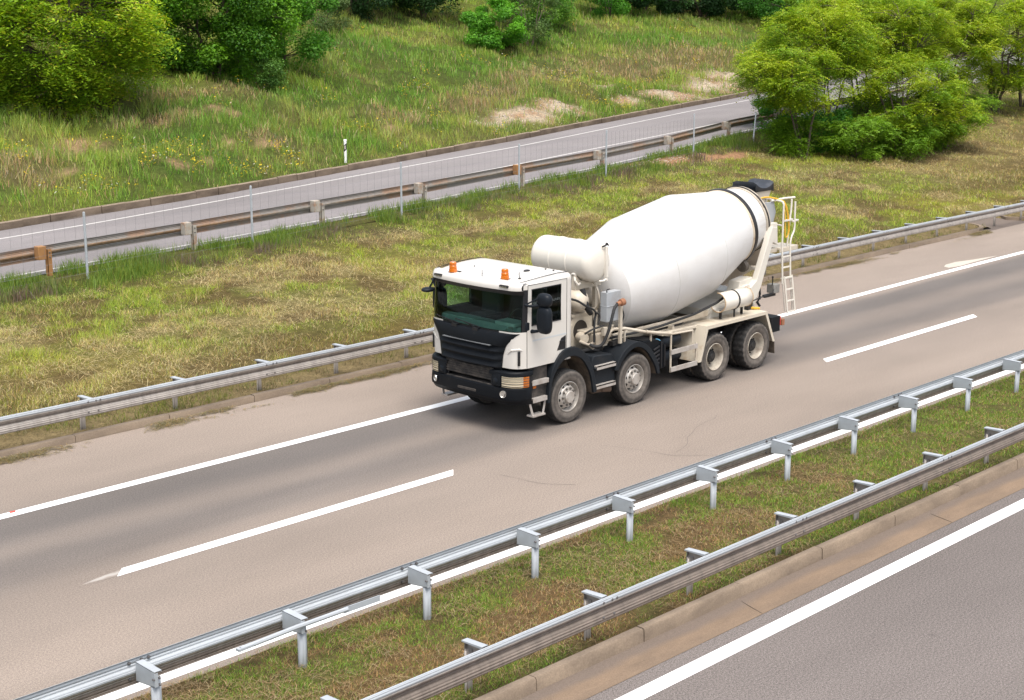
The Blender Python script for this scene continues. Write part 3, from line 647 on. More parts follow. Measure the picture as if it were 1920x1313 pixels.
TM['ws'] = glass('tinted_windscreen', (0.62, 0.88, 0.80), 0.0); TM['win'] = glass('tinted_window', (0.62, 0.82, 0.70), 0.0)
n = NT('amber_plastic'); n.set(0.12, 0, 0.5, 0.4); n.col((0.78, 0.20, 0.01)); n.b.inputs['Transmission Weight'].default_value = 0.35; TM['amber'] = n.m
n = NT('headlight_lens'); n.set(0.12, 0, 0.6, 0.5)
st = n.ramp(n.math('FRACT', n.math('MULTIPLY', n.xyz()[2], 24.0)), [(0.10, (0.20, 0.15, 0.09)), (0.28, (0.92, 0.82, 0.60)), (0.8, (0.90, 0.76, 0.52)), (0.95, (0.2, 0.15, 0.1))]); n.col(st); TM['lens'] = n.m

# ---- cab shell: lofted outline, faces sorted into parts
BOW, CR = 0.07, 0.28
def xf(z): return float(np.interp(z, [1.2, 1.92, 2.66, 2.8], [0.07, 0.055, 0.125, 0.14]))
XS, XR = 0.47, 1.62
def half(z, w=1.205):
    x0 = xf(z); pts = []
    for t in (0, .2, .4, .6, .8, 1.0): pts.append((x0+BOW*t*t, t*(w-CR)))
    for a in (18, 36, 54, 72, 90):
        a = R(a); pts.append((x0+BOW+(XS-x0-BOW)*(1-math.cos(a)), w-CR+CR*math.sin(a)))
    for x in (0.62, 0.80, 1.0, 1.15, 1.26, 1.34, 1.42, 1.50): pts.append((x, w))
    for a in (0, 30, 60, 90): pts.append((XR-0.12+0.12*math.sin(R(a)), w-0.12+0.12*math.cos(R(a))))
    for t in (0.66, 0.33, 0.0): pts.append((XR, t*(w-0.12)))
    return pts
LV = [1.25, 1.45, 1.60, 1.74, 1.86, 1.93, 2.03, 2.2, 2.38, 2.55, 2.64, 2.705, 2.745, 2.79]
ROOF = [(2.83, 0.012), (2.862, 0.035), (2.885, 0.075), (2.90, 0.14), (2.908, 0.30), (2.912, 0.60), (2.915, 0.9)]
def ring(z, w=1.205, inset=0.0, roof=False):
    h = half(min(z, 2.8), w); out_ = []
    full = [(x, -y) for x, y in h]+[(x, y) for x, y in h[-2:0:-1]]
    cx, cy = 0.90, 0.0
    for x, y in full:
        if inset:
            sx = max(0.0, 1-inset/0.76); sy = max(0.0, 1-inset/w)
            x = cx+(x-cx)*sx; y = y*sy
        zz = z
        if roof: zz = z-0.085*(1-float(sstep(0.1, 1.15, np.array(x))))*min(1, (z-2.79)/0.06)
        out_.append((x, y, zz))
    return out_
NH = len(half(2.0)); NF = 2*NH-2
rings = [ring(z) for z in LV]+[ring(z, 1.205, i, True) for z, i in ROOF]
def side_idx(i): return i if i < NH-1 else NF-1-i       # quad column i mapped to the near half station interval
cls = {k: MB() for k in ('shell', 'ws', 'pillar', 'base', 'panelN', 'panelF', 'doorN', 'doorF', 'winN', 'winF')}
def classify(i, j):
    s = side_idx(i); near_ = i < NH-1
    if j >= len(LV)-1: return 'shell'
    z0, z1 = LV[j], LV[j+1]; zm = (z0+z1)/2; sfx = 'N' if near_ else 'F'
    if s < 8:
        if 1.93 < zm < 2.64: return 'ws'
        if zm > 2.64: return 'pillar'
        if s < 4: return 'base'
        return 'panel'+sfx
    if s == 8: return ('pillar' if zm < 2.70 else 'shell') if zm > 1.93 else 'panel'+sfx
    if 9 <= s <= 16 and zm < 2.79:
        if 10 <= s <= 14 and 2.03 < zm < 2.705: return 'win'+sfx
        return 'door'+sfx
    return 'shell'
def quad(i, j, off=0.0):
    i2 = (i+1) % NF; q = [rings[j][i], rings[j][i2], rings[j+1][i2], rings[j+1][i]]
    return q
for j in range(len(rings)-1):
    for i in range(NF):
        cls[classify(i, j)].add(quad(i, j), [(0, 1, 2, 3)])
def weld(b_):
    key = {}; vs = []; mp = []
    for v in b_.v:
        k = tuple(round(c, 5) for c in v)
        if k not in key: key[k] = len(vs); vs.append(v)
        mp.append(key[k])
    b_.v = vs; b_.f = [tuple(mp[i] for i in f) for f in b_.f]; return b_
for k in cls: weld(cls[k])
cab = cls['shell'].build('cab', TM['white'], T, smooth=40)
cls['pillar'].build('windscreen_surround', TM['black'], T, smooth=40)
cls['base'].build('front_bulkhead', TM['black'], T, smooth=40)
ws = cls['ws'].build('windscreen', TM['ws'], T, smooth=60)
for sfx, s in (('N', -1), ('F', 1)):
    pn = cls['panel'+sfx].build('corner_panel', TM['white'], T, smooth=40)
    dr = cls['door'+sfx].build('door', TM['white'], T, smooth=40)
    cls['win'+sfx].build('side_window', TM['win'], dr, smooth=40)
    # window rubber, shut lines, handle recess, faint grey stripe
    rb = MB(); rb.tube([(XS+.006, s*1.205, 2.036), (1.255, s*1.205, 2.036), (1.255, s*1.205, 2.70), (XS+.006, s*1.205, 2.70)], 0.013, 6, closed=True); rb.build('window_seal', TM['black'], dr)
    sl = MB(); yy = s*1.2055
    fx = float(half(2.2)[9][0]); fy = half(2.2)[9][1]
    sl.tube([(half(z)[9][0], s*(half(z)[9][1]+0.001), z) for z in (1.26, 1.5, 1.75, 1.93, 2.1, 2.4, 2.6, 2.79)], 0.0055, 5)
    sl.tube([(half(2.79)[9][0], s*half(2.79)[9][1], 2.79), (0.47, yy, 2.79), (1.42, yy, 2.79), (1.42, yy, 1.26)], 0.0055, 5)
    sl.build('shut_line', TM['black'], dr)
    hd = MB(); hd.prism([(1.16, 1.46), (1.40, 1.46), (1.40, 1.72), (1.27, 1.68)], 'y', s*1.20, s*1.212); hd.box(1.22, 1.38, s*1.212, s*1.225, 1.60, 1.635)
    hd.build('handle', TM['black'], dr, smooth=0, bevel=0.006)
    sw = MB(); sw.box(0.50, 1.415, s*1.2055, s*1.2075, 1.735, 1.765); sw.build('stripe', plain('grey_stripe', (0.50, 0.52, 0.53), 0.4) if s < 0 else bpy.data.materials['grey_stripe'], dr, smooth=0)
    # corner panel slot and its raised lip
    v = MB(); P = half(1.5); 
    for k_ in range(1): 
        x_, y_ = (P[7][0]+P[8][0])/2-0.012, s*((P[7][1]+P[8][1])/2+0.008)
        v.bar((x_, y_, 1.31), (x_, y_, 1.58), 0.035, 0.05, (1, 0, 0))
    v.build('air_slot', TM['black'], pn, bevel=0.012)
    lp = MB(); lp.tube([(P[5][0]-.004, s*(P[5][1]), 1.52), (P[6][0]-.012, s*P[6][1], 1.60), ((P[7][0]+P[8][0])/2-.012, s*((P[7][1]+P[8][1])/2+.005), 1.615), (P[8][0]+.004, s*(P[8][1]+.012), 1.60)], [0.006, 0.016, 0.02, 0.008], 8); lp.build('slot_lip', TM['white'], pn)
# roof seam and small roof fittings
rs = MB()
for s in (-1, 1): rs.tube([(0.28, s*1.10, 2.84), (0.5, s*1.13, 2.863), (0.85, s*1.135, 2.89), (1.25, s*1.135, 2.905), (1.48, s*1.13, 2.898), (1.54, s*1.10, 2.88)], 0.007, 5)
rs.build('roof_seam', TM['black'], cab)
ft = MB(); ft.tube([(0.52, -0.86, 2.86), (0.50, -0.86, 2.95), (0.53, -0.85, 2.965)], 0.007, 5); ft.ball((0.52, -0.86, 2.855), 0.03, 0.03, 0.02)
ft.tube([(0.26, -0.15, 2.83), (0.27, -0.14, 2.90), (0.31, -0.10, 2.945), (0.36, -0.05, 2.94)], 0.006, 5); ft.tube([(0.27, -0.14, 2.90), (0.31, -0.12, 2.89)], 0.005, 5)
ft.ball((0.98, -0.60, 2.915), 0.075, 0.05, 0.02); ft.ball((1.33, -0.75, 2.92), 0.02, 0.02, 0.012); ft.ball((1.33, -0.95, 2.92), 0.022, 0.022, 0.012); ft.ball((0.75, 0.55, 2.89), 0.016, 0.016, 0.012)
ft.build('antenna', TM['black'], cab)
rb = MB(); rb.grid([[(x, y, 2.842+0.0+0.075*float(sstep(.1, 1.15, np.array(x)))) for x in (0.62, 0.9, 1.2)] for y in (-0.34, 0.34)])
# sun visor: white fascia with a black underside, following the front
def front_band(mb, zs, offs, wmax=1.12, n=33, w=1.205):
    P = []
    for z, o in zip(zs, offs):
        row = []
        for k_ in range(n):
            t = -1+2*k_/(n-1); y = t*wmax; a = abs(y)
            x0 = xf(min(z, 2.8))
            if a <= w-CR: x = x0+BOW*(a/(w-CR))**2
            else: x = x0+BOW+(XS-x0-BOW)*(1-math.sqrt(max(0, 1-((a-(w-CR))/CR)**2)))
            row.append((x-o, y, z))
        P.append(row)
    mb.grid(P)
v = MB(); front_band(v, [2.845, 2.84, 2.815, 2.755, 2.695, 2.69], [-0.10, -0.02, 0.055, 0.085, 0.075, 0.0], 1.165)
vo = v.build('sun_visor', TM['white'], T, smooth=50)
v = MB(); front_band(v, [2.69, 2.62, 2.615, 2.61], [0.07, 0.035, 0.02, -0.01], 1.175); v.build('visor_shade', TM['black'], vo, smooth=50)
for s in (-1, 1):
    c_ = MB(); yy = s*0.86; x_ = xf(2.77)+BOW*0.86**2/0.86-0.085
    c_.box(x_-0.03, x_+0.02, yy-0.10, yy+0.10, 2.745, 2.79); l = c_.build('clearance_lamp', TM['black'], vo, bevel=0.008)
    c_ = MB()
    for k_ in range(4): c_.box(x_-0.034, x_-0.028, yy-0.085+k_*0.043, yy-0.06+k_*0.043, 2.752, 2.77)
    c_.build('lens', TM['chrome'], l, smooth=0)
# beacons
for (bx, by) in ((0.22, 0.58), (0.36, -0.64)):
    st_ = MB(); st_.box(bx-0.05, bx+0.16, by-0.07, by+0.09, 2.79, 2.845); bo = st_.build('beacon', TM['dust'], T, bevel=0.01)
    am = MB(); am.lathe([(0, 0.19), (0.05, 0.19), (0.066, 0.175), (0.068, 0.135), (0.062, 0.125), (0.070, 0.115), (0.072, 0.075), (0.066, 0.068), (0.076, 0.06), (0.078, 0.01), (0.078, 0)], (bx, by, 2.843), (0, 0, 1), n=24); am.build('amber_dome', TM['amber'], bo)
    co = MB(); co.lathe([(0, .13), (0.03, .12), (0.03, 0.03), (0, 0.03)], (bx, by, 2.843), (0, 0, 1), n=10); co.build('reflector', TM['rust'], bo)
# interior
it = MB()
inn = []
for z in LV[3:]+[2.82]:
    inn.append([(0.9+(x-0.9)*0.955, y*0.955, min(z, 2.80)) for x, y, _ in ring(min(z, 2.79))])
for j in range(len(inn)-1):
    for i in range(NF):
        c_ = classify(i, min(3+j, len(LV)-2))
        if c_[:2] in ('ws', 'wi'): continue
        i2 = (i+1) % NF; it.add([inn[j][i], inn[j][i2], inn[j+1][i2], inn[j+1][i]], [(3, 2, 1, 0)])
it.add([(p[0], p[1], 2.80) for p in inn[-1]], [tuple(range(NF))]); it.add([(p[0], p[1], 1.74) for p in inn[0]], [tuple(range(NF-1, -1, -1))])
it.build('cab_lining', plain('cab_lining', (0.016, 0.017, 0.018), 0.9), cab, smooth=0)
ds = MB(); ds.prism([(0.16, 1.74), (0.16, 1.92), (0.30, 2.00), (0.55, 1.99), (0.64, 1.88), (0.64, 1.74)], 'y', -0.80, 0.80); ds.prism([(0.40, 1.74), (0.40, 1.97), (0.55, 1.985), (0.64, 1.88), (0.64, 1.74)], 'y', -1.10, 1.10); ds.box(0.28, 0.62, -0.95, -0.45, 1.985, 2.06); ds.box(0.25, 0.5, 0.1, 0.7, 1.98, 2.015)
ds.build('dashboard', plain('dashboard_reflection_tint', (0.27, 0.32, 0.305), 0.6, dirt=(0.38, 0.43, 0.41), dscale=4), cab, smooth=0, bevel=0.03, segs=3)  # teal lightened to stand in for the dash reflection in the windscreen
for yy in (-0.62, 0.62):
    se = MB(); se.box(0.88, 1.32, yy-0.25, yy+0.25, 1.76, 1.93); se.box(1.24, 1.40, yy-0.24, yy+0.24, 1.9, 2.42); se.box(1.27, 1.39, yy-0.14, yy+0.14, 2.42, 2.62); se.build('seat', plain('seat_cloth', (0.03, 0.032, 0.04), 0.95), cab, bevel=0.04, segs=3)
sg = MB(); sg.tube([(0.74+0.08*math.cos(a), -0.62+0.22*math.sin(a), 2.05+0.17*math.cos(a)) for a in np.linspace(0, 2*math.pi, 24, endpoint=False)], 0.014, 6, closed=True); sg.bar((0.74, -0.62, 2.05), (0.58, -0.62, 1.9), 0.06, 0.05); sg.bar((0.74, -0.82, 2.05), (0.74, -0.42, 2.05), 0.04, 0.02); sg.build('steering_wheel', TM['black'], cab)
# wipers
for y0 in (-0.30, 0.25):
    wp = MB(); wp.tube([(0.04, y0+0.08, 1.915), (0.055, y0+0.40, 1.985)], 0.011, 6); wp.tube([(0.035, y0-0.02, 1.945), (0.06, y0+0.66, 2.01)], 0.009, 6); wp.box(0.0, 0.09, y0+0.02, y0+0.16, 1.87, 1.925)
    wp.build('wiper', TM['black'], T)
# grille: smooth flap above, three blade louvres below
gr = MB(); P = []
saw = [(1.905, 0.0), (1.90, 0.03), (1.86, 0.055), (1.70, 0.075), (1.665, 0.075), (1.66, 0.03), (1.64, 0.025), (1.60, 0.05), (1.555, 0.088), (1.54, 0.085), (1.535, 0.03), (1.49, 0.03), (1.455, 0.055), (1.41, 0.09), (1.395, 0.087), (1.39, 0.03), (1.345, 0.03), (1.31, 0.055), (1.265, 0.088), (1.25, 0.085), (1.245, 0.02), (1.20, 0.0)]
for z, o in saw:
    hw = float(np.interp(z, [1.20, 1.5, 1.66, 1.76, 1.84, 1.91], [0.80, 0.84, 0.90, 0.98, 1.06, 1.15])); row = []
    for k_ in range(25):
        t = -1+k_/12; y = t*hw; edge = 1-max(0, (abs(t)-0.82)/0.18)**1.5
        a = abs(y); x0 = xf(z)
        x = x0+BOW*(a/(1.205-CR))**2 if a <= 1.205-CR else x0+BOW+(XS-x0-BOW)*(1-math.sqrt(max(0, 1-((a-(1.205-CR))/CR)**2)))
        row.append((x-0.010-o*max(edge, 0.0), y, z))
    P.append(row)
gr.grid(P); go = gr.build('grille', TM['dark'], T, smooth=30)
nb = MB(); nb.box(-0.035, 0.03, -0.62, 0.62, 1.655, 1.668); nb.build('trim_line', plain('grille_trim', (0.16, 0.17, 0.18), 0.4), go, smooth=0)
# flank panels of the flap: the dull recess beside the upper grille
rd = MB(); rd.box(0.06, 0.16, -0.62, 0.62, 0.98, 1.22); rdo = rd.build('radiator_mesh', TM['dust'], T, smooth=0)
for k_ in range(5): rs = MB(); rs.box(0.045, 0.062, -0.60, 0.60, 1.0+k_*0.045, 1.018+k_*0.045); rs.build('slat', TM['dust'], rdo, smooth=0)
# bumper with rounded corners
def bump_line(y, xf0=0.0, w=1.225, cr=0.34, bow=0.05, xs=0.44):
    a = abs(y)
    if a <= w-cr: return xf0+bow*(a/(w-cr))**2
    return xf0+bow+(xs-xf0-bow)*(1-math.sqrt(max(0, 1-((a-(w-cr))/cr)**2)))
def bump_band(mb, prof, ylist, tail=0.5, w=1.225):
    """prof: (z, offset inwards); the two ends run back along the sides to x = tail"""
    P = []
    for z, o in prof:
        row = []
        for y in ylist: row.append((bump_line(y)+o, y*(1-o*0.35/w), z))
        if ylist[0] <= -w+1e-6: row = [(tail, -w*(1-o*0.35/w), z)]+row
        if ylist[-1] >= w-1e-6: row = row+[(tail, w*(1-o*0.35/w), z)]
        P.append(row)
    mb.grid(P)
YB = [-1.225, -1.222, -1.21, -1.19, -1.16, -1.12, -1.06, -0.98, -0.885, -0.75, -0.6, -0.4, -0.2, 0, 0.2, 0.4, 0.6, 0.75, 0.885, 0.98, 1.06, 1.12, 1.16, 1.19, 1.21, 1.222, 1.225]
bu = MB(); bump_band(bu, [(0.895, 0.16), (0.89, 0.02), (0.875, 0.0), (0.70, -0.012), (0.66, 0.0), (0.645, 0.02), (0.59, 0.05), (0.56, 0.10), (0.555, 0.3)], YB, 0.46)
bo = bu.build('bumper', TM['dark'], T, smooth=32)
sh = MB(); sh.box(0.05, 0.3, -0.66, 0.66, 0.86, 0.91); sh.box(-0.018, 0.02, -0.24, 0.24, 0.715, 0.765); sh.build('bumper_step', TM['dust'], bo, bevel=0.008)
for s in (-1, 1):
    MX, MY = (0.52, 1.48) if s < 0 else (0.58, 1.33)
    # lamp housing: top cap, inner tower with a blanked lamp, recess
    yl = [y for y in YB if 0.56 <= y*s]
    yl = sorted(yl+[s*0.56])
    h = MB(); bump_band(h, [(1.20, 0.16), (1.195, 0.03), (1.17, 0.005), (1.115, 0.0), (1.105, 0.03)], yl, 0.50)
    ho = h.build('lamp_housing', TM['dark'], T, smooth=32)
    tw = MB(); ya, yb = s*0.60, s*0.83; tw.prism([(-0.0+bump_line(0.7), 0.90), (-0.0+bump_line(0.7), 1.115), (0.05+bump_line(0.7), 1.19), (0.3, 1.19), (0.3, 0.90)], 'y', min(ya, yb), max(ya, yb)); tw.build('lamp_tower', TM['dark'], ho, bevel=0.02, segs=3)
    ro = MB(); ro.lathe([(0, 0.0), (0.055, 0.0), (0.06, 0.008), (0.045, 0.016), (0, 0.02)], (bump_line(0.7)+0.004, s*0.715, 1.0), (-1, 0, 0), n=20); ro.build('lamp_blank', TM['darkclean'], ho)
    bk = MB(); bump_band(bk, [(1.115, 0.05), (0.89, 0.05)], yl, 0.5); bk.build('lamp_recess', TM['black'], ho)
    yh = [y for y in YB if 0.83 <= y*s <= 1.2]; yh = sorted(yh+[s*0.85])
    yw = [y for y in yh if abs(y) <= 1.2]; yo = [y for y in YB+[s*1.19] if 1.185 <= y*s <= 1.223]; yo = sorted(set(yo))
    hl = MB(); bump_band(hl, [(1.10, 0.022), (1.095, 0.012), (0.905, 0.012), (0.90, 0.022)], yw); hlo = hl.build('headlight', TM['lens'], T, smooth=40)
    tn = MB(); bump_band(tn, [(1.10, 0.022), (1.095, 0.010), (0.905, 0.010), (0.90, 0.022)], yo); tn.build('turn_signal', TM['amber'], hlo, smooth=40)
    gb = MB()
    for k_ in range(4):
        z_ = 0.93+k_*0.047; gb.tube([(bump_line(y)+0.003, y, z_) for y in sorted(yw+yo)], 0.005, 4)
    gb.build('lamp_guard', TM['black'], hlo, smooth=0)
    fg = MB(); fy = s*0.90; fg.lathe([(0, 0), (0.05, 0.0), (0.056, 0.012), (0.064, 0.012), (0.068, 0.0)], (bump_line(0.9)-0.012, fy, 0.775), (-0.93, s*0.36, 0), n=20); fg.build('fog_lamp', TM['chrome'], bo)
    # steps beside the bumper, orange side marker, hanging lower step
    pn = MB(); pn.box(0.46, 0.94, s*1.10, s*1.16, 0.56, 1.26); pn.build('step_well', TM['dust'], T, smooth=0, bevel=0.01)
    for z_, x0_, x1_ in ((0.955, 0.48, 0.92), (0.625, 0.50, 0.88)):
        st_ = MB(); st_.box(x0_, x1_, min(s*1.05, s*1.225), max(s*1.05, s*1.225), z_, z_+0.035); st_.box(x0_, x1_, min(s*1.215, s*1.23), max(s*1.215, s*1.23), z_-0.05, z_+0.035); st_.build('step', TM['alu'], T, smooth=0, bevel=0.004)
    mk_ = MB(); mk_.box(0.55, 0.64, min(s*1.16, s*1.175), max(s*1.16, s*1.175), 0.83, 0.88); mk_.build('side_marker', TM['amber'], T, bevel=0.008)
    hs = MB()
    hs.bar((0.47, s*1.17, 0.56), (0.53, s*1.19, 0.32), 0.05, 0.012, (0, 1, 0)); hs.bar((0.88, s*1.17, 0.56), (0.80, s*1.19, 0.32), 0.05, 0.012, (0, 1, 0)); hs.box(0.50, 0.83, min(s*1.06, s*1.23), max(s*1.06, s*1.23), 0.30, 0.335)
    hs.build('hanging_step', TM['alu'], T, smooth=0, bevel=0.004)
    # mirrors
    mr = MB()
    mr.ball((MX, s*MY, 2.17), 0.085, 0.155, 0.25, 20, 14)
    for i_, p in enumerate(mr.v):   # box up the ellipsoid into a rounded slab
        x_, y_, z_ = p; e = 0.55
        f_ = lambda u, r_: math.copysign(abs(u/r_)**e, u)*r_ if abs(u) > 1e-9 else 0
        mr.v[i_] = (MX+f_(x_-MX, 0.085), s*MY+f_(y_-s*MY, 0.155), 2.17+f_(z_-2.17, 0.25))
    mo = mr.build('wing_mirror', TM['darkclean'], T, smooth=60)
    m2 = MB(); m2.ball((MX, s*MY, 2.54), 0.10, 0.16, 0.125, 18, 12)
    for i_, p in enumerate(m2.v):
        x_, y_, z_ = p; e = 0.75; f_ = lambda u, r_: math.copysign(abs(u/r_)**e, u)*r_ if abs(u) > 1e-9 else 0
        m2.v[i_] = (MX+f_(x_-MX, 0.10), s*MY+f_(y_-s*MY, 0.16), 2.54+f_(z_-2.54, 0.125))
    m2.build('wide_angle_mirror', TM['darkclean'], mo, smooth=60)
    am_ = MB(); am_.tube([(0.34, s*1.16, 2.44), (0.36, s*1.25, 2.42), (MX-0.03, s*(MY-0.10), 2.43), (MX, s*MY, 2.43)], [0.022, 0.026, 0.03, 0.035], 8); am_.tube([(0.35, s*1.2, 2.45), (0.42, s*1.36, 2.55), (0.45, s*1.42, 2.58)], 0.014, 6); am_.build('mirror_arm', TM['darkclean'], mo, smooth=60); am_ = MB(); am_.tube([(0.48, s*1.20, 1.93), (0.48, s*1.28, 1.94), (MX, s*(MY-0.03), 1.98)], [0.04, 0.03, 0.025], 8)
    am_.build('mirror_arm', TM['darkclean'], mo, smooth=60)
    tm = MB(); tm.box(0.33, 0.45, s*1.06 if s < 0 else 0.99, s*0.99 if s < 0 else 1.06, 1.94, 2.12); tm.v = [(x_, y_+s*0.14, z_) for x_, y_, z_ in tm.v]; tm.build('mirror_foot', TM['darkclean'], mo, bevel=0.03, segs=3)
fm = MB(); fm.ball((0.06, 1.10, 2.46), 0.15, 0.11, 0.05, 16, 10); fm.tube([(0.08, 1.08, 2.50), (0.14, 1.0, 2.68)], 0.018, 6); fm.build('kerb_mirror', TM['darkclean'], T, smooth=60)

# ---- mudguards, step box and tank between the axles
def arc2(pts, k=3):
    """Catmull-Rom through pts"""
    out_ = []; P_ = [pts[0]]+list(pts)+[pts[-1]]
    for i in range(1, len(P_)-2):
        for j in range(k):
            t = j/k; a, b_, c_, d_ = (np.array(P_[i+o]) for o in (-1, 0, 1, 2)); out_.append(tuple(0.5*((2*b_)+(-a+c_)*t+(2*a-5*b_+4*c_-d_)*t*t+(-a+3*b_-3*c_+d_)*t**3)))
    out_.append(tuple(pts[-1])); return out_
for s in (-1, 1):
    yo_, yi_ = s*1.245, s*0.72; ya, yb = min(yo_, yi_), max(yo_, yi_)
    o1 = arc2([(0.89, .50), (0.93, .85), (1.0, 1.12), (1.21, 1.38), (1.40, 1.46), (1.62, 1.46), (1.83, 1.36), (2.02, 1.18), (2.17, .90), (2.26, .47)])
    i1 = arc2([(0.945, .50), (0.985, .80), (1.06, 1.02), (1.24, 1.21), (1.40, 1.285), (1.60, 1.29), (1.80, 1.21), (1.95, 1.06), (2.09, .82), (2.17, .47)])
    a_ = MB(); a_.arch(o1, i1, ya, yb); mg = a_.build('mudguard', TM['arch'], T, smooth=35, bevel=0.008)
    ln = MB(); i1b = [(x, z-0.006) for x, z in i1]; ln.grid([[(x, yy, z) for x, z in i1b] for yy in (s*1.2, s*0.74)]); ln.grid([[(x, s*0.73, z) for x, z in i1b], [(x, s*0.73, 0.47) for x, z in i1b]]); ln.build('liner', TM['mud'], mg, smooth=35)
    o2 = arc2([(2.80, .80), (2.90, .97), (3.08, 1.15), (3.34, 1.255), (3.58, 1.245), (3.82, 1.11), (4.02, .90), (4.14, .70), (4.19, .50)])
    i2 = arc2([(2.90, .77), (2.99, .91), (3.15, 1.06), (3.36, 1.15), (3.55, 1.14), (3.76, 1.02), (3.94, .82), (4.06, .64), (4.11, .50)])
    a_ = MB(); a_.arch(o2, i2, ya, yb); mg = a_.build('mudguard', TM['arch'], T, smooth=35, bevel=0.008)
    ln = MB(); i2b = [(x, z-0.006) for x, z in i2]; ln.grid([[(x, yy, z) for x, z in i2b] for yy in (s*1.2, s*0.74)]); ln.grid([[(x, s*0.73, z) for x, z in i2b], [(x, s*0.73, 0.47) for x, z in i2b]]); ln.build('liner', TM['mud'], mg, smooth=35)
    for x_ in (3.14, 3.42): cl = MB(); cl.box(x_-0.09, x_+0.09, s*0.9-0.06, s*0.9+0.06, 1.20, 1.275); cl.build('clip', TM['frame'], mg, smooth=0)
    bx = MB(); bx.prism([(2.20, 0.47), (2.20, 1.06), (2.26, 1.16), (2.80, 1.12), (2.86, 1.05), (2.90, 0.47)], 'y', min(s*1.16, s*0.7), max(s*1.16, s*0.7)); bx.box(2.24, 2.80, min(s*1.15, s*1.225), max(s*1.15, s*1.225), 0.90, 0.935); bx.box(2.25, 2.84, min(s*1.15, s*1.225), max(s*1.15, s*1.225), 0.52, 0.555)
    so_ = bx.build('step_box', TM['arch'], T, bevel=0.014)
    for z_ in (0.94, 0.56):
        t_ = MB(); t_.box(2.27, 2.83, min(s*1.12, s*1.238), max(s*1.12, s*1.238), z_, z_+0.03); t_.box(2.27, 2.83, min(s*1.226, s*1.238), max(s*1.226, s*1.238), z_-0.05, z_+0.03); t_.build('tread_plate', TM['alu'], so_, smooth=0, bevel=0.004)
    # side box with ribs behind axle two
    tb = MB(); tb.prism([(4.16, .52), (3.95, 0.98), (3.80, 1.20), (4.30, 1.15), (4.46, 1.07), (4.54, 0.95), (4.55, 0.60), (4.48, 0.53)], 'y', min(s*1.10, s*0.62), max(s*1.10, s*0.62)); tbo = tb.build('side_tank', TM['dark'], T, bevel=0.02, segs=3)
    ri = MB()
    for k_ in range(5): ri.bar((4.13+0.0*k_, s*1.115, 0.62+k_*0.085), (4.32, s*1.115, 0.68+k_*0.085), 0.03, 0.035)
    ri.prism([(4.36, .56), (4.36, 1.09), (4.40, 1.09), (4.40, .55)], 'y', min(s*1.09, s*1.125), max(s*1.09, s*1.125)); ri.prism([(4.47, .57), (4.47, 1.03), (4.51, 0.99), (4.51, .57)], 'y', min(s*1.09, s*1.125), max(s*1.09, s*1.125)); ri.build('ribs', TM['black'], tbo, bevel=0.008)
    if s < 0:
        cp = MB(); cp.lathe([(0.055, -0.03), (0.055, 0.02), (0.03, 0.03), (0, 0.03)], (4.40, -1.0, 1.10), (0.25, -0.2, 0.95), n=16); cp.build('filler_cap', plain('blue_cap', (0.10, 0.32, 0.50), 0.4), tbo)
    # step cage with aluminium bars
    cg = MB()
    for x_ in (4.585, 5.42): cg.box(x_-0.016, x_+0.016, min(s*1.18, s*1.205), max(s*1.18, s*1.205), 0.44, 1.24 if x_ < 5 else 0.93)
    cg.tube([(4.585, s*1.19, 1.23), (5.30, s*1.19, 1.20)], 0.02, 8); cg.bar((4.585, s*1.19, 1.2), (4.585, s*0.4, 1.15), 0.03, 0.03); cg.bar((5.30, s*1.19, 1.2), (5.30, s*1.19, 0.95), 0.05, 0.02)
    co_ = cg.build('step_frame', TM['cream'], T, smooth=30)
    for z_ in (0.86, 0.50):
        t_ = MB(); t_.box(4.56, 5.43, min(s*1.205, s*1.235), max(s*1.205, s*1.235), z_-0.05, z_+0.05); t_.build('side_bar', TM['alu'], co_, smooth=0, bevel=0.006)
    for z_ in (1.0, 0.68):
        t_ = MB(); t_.lathe([(0, -0.42), (0.06, -0.41), (0.115, -0.37), (0.13, -0.33), (0.13, 0.20), (0.115, 0.24), (0.06, 0.28), (0, 0.29)], (4.98, s*0.86, z_), (1, 0, 0), n=24); t_.build('air_tank', TM['darkclean'], T, smooth=50)
    # rear fender: three flat plates with a folded lip, mud flap
    fe = MB(); prof = [(5.46, 0.50), (5.70, 1.225), (7.84, 1.235), (8.17, 0.52)]
    for (xa, za), (xb, zb) in zip(prof, prof[1:]):
        n_ = math.hypot(xb-xa, zb-za); ux, uz = (zb-za)/n_*0.03, -(xb-xa)/n_*0.03
        fe.add([(xa, s*1.235, za), (xb, s*1.235, zb), (xb, s*0.52, zb), (xa, s*0.52, za)], [(0, 1, 2, 3)])
        lx, lz = (ux, uz) if True else (0, 0)
    inner = [(5.54, 0.50), (5.755, 1.155), (7.795, 1.165), (8.10, 0.52)]
    fe.add([(x, s*1.235, z) for x, z in prof]+[(x, s*1.235, z) for x, z in inner], [(0, 1, 5, 4), (1, 2, 6, 5), (2, 3, 7, 6)])
    fo = fe.build('rear_fender', TM['fend'], T, smooth=0); md = fo.modifiers.new('solid', 'SOLIDIFY'); md.thickness = 0.012
    if s < 0:
        rp = MB(); rp.box(5.36, 5.52, -1.14, -1.02, 0.62, 1.12); 
        gl_ = MB(); gl_.tube([(7.62, -0.62, 1.27), (7.72, -0.8, 1.265), (7.78, -0.95, 1.27), (7.9, -1.0, 1.25)], 0.03, 6); gl_.ball((7.66, -0.72, 1.27), 0.1, 0.07, 0.03); gl_.build('yellow_strap', TM['yellow'], T)
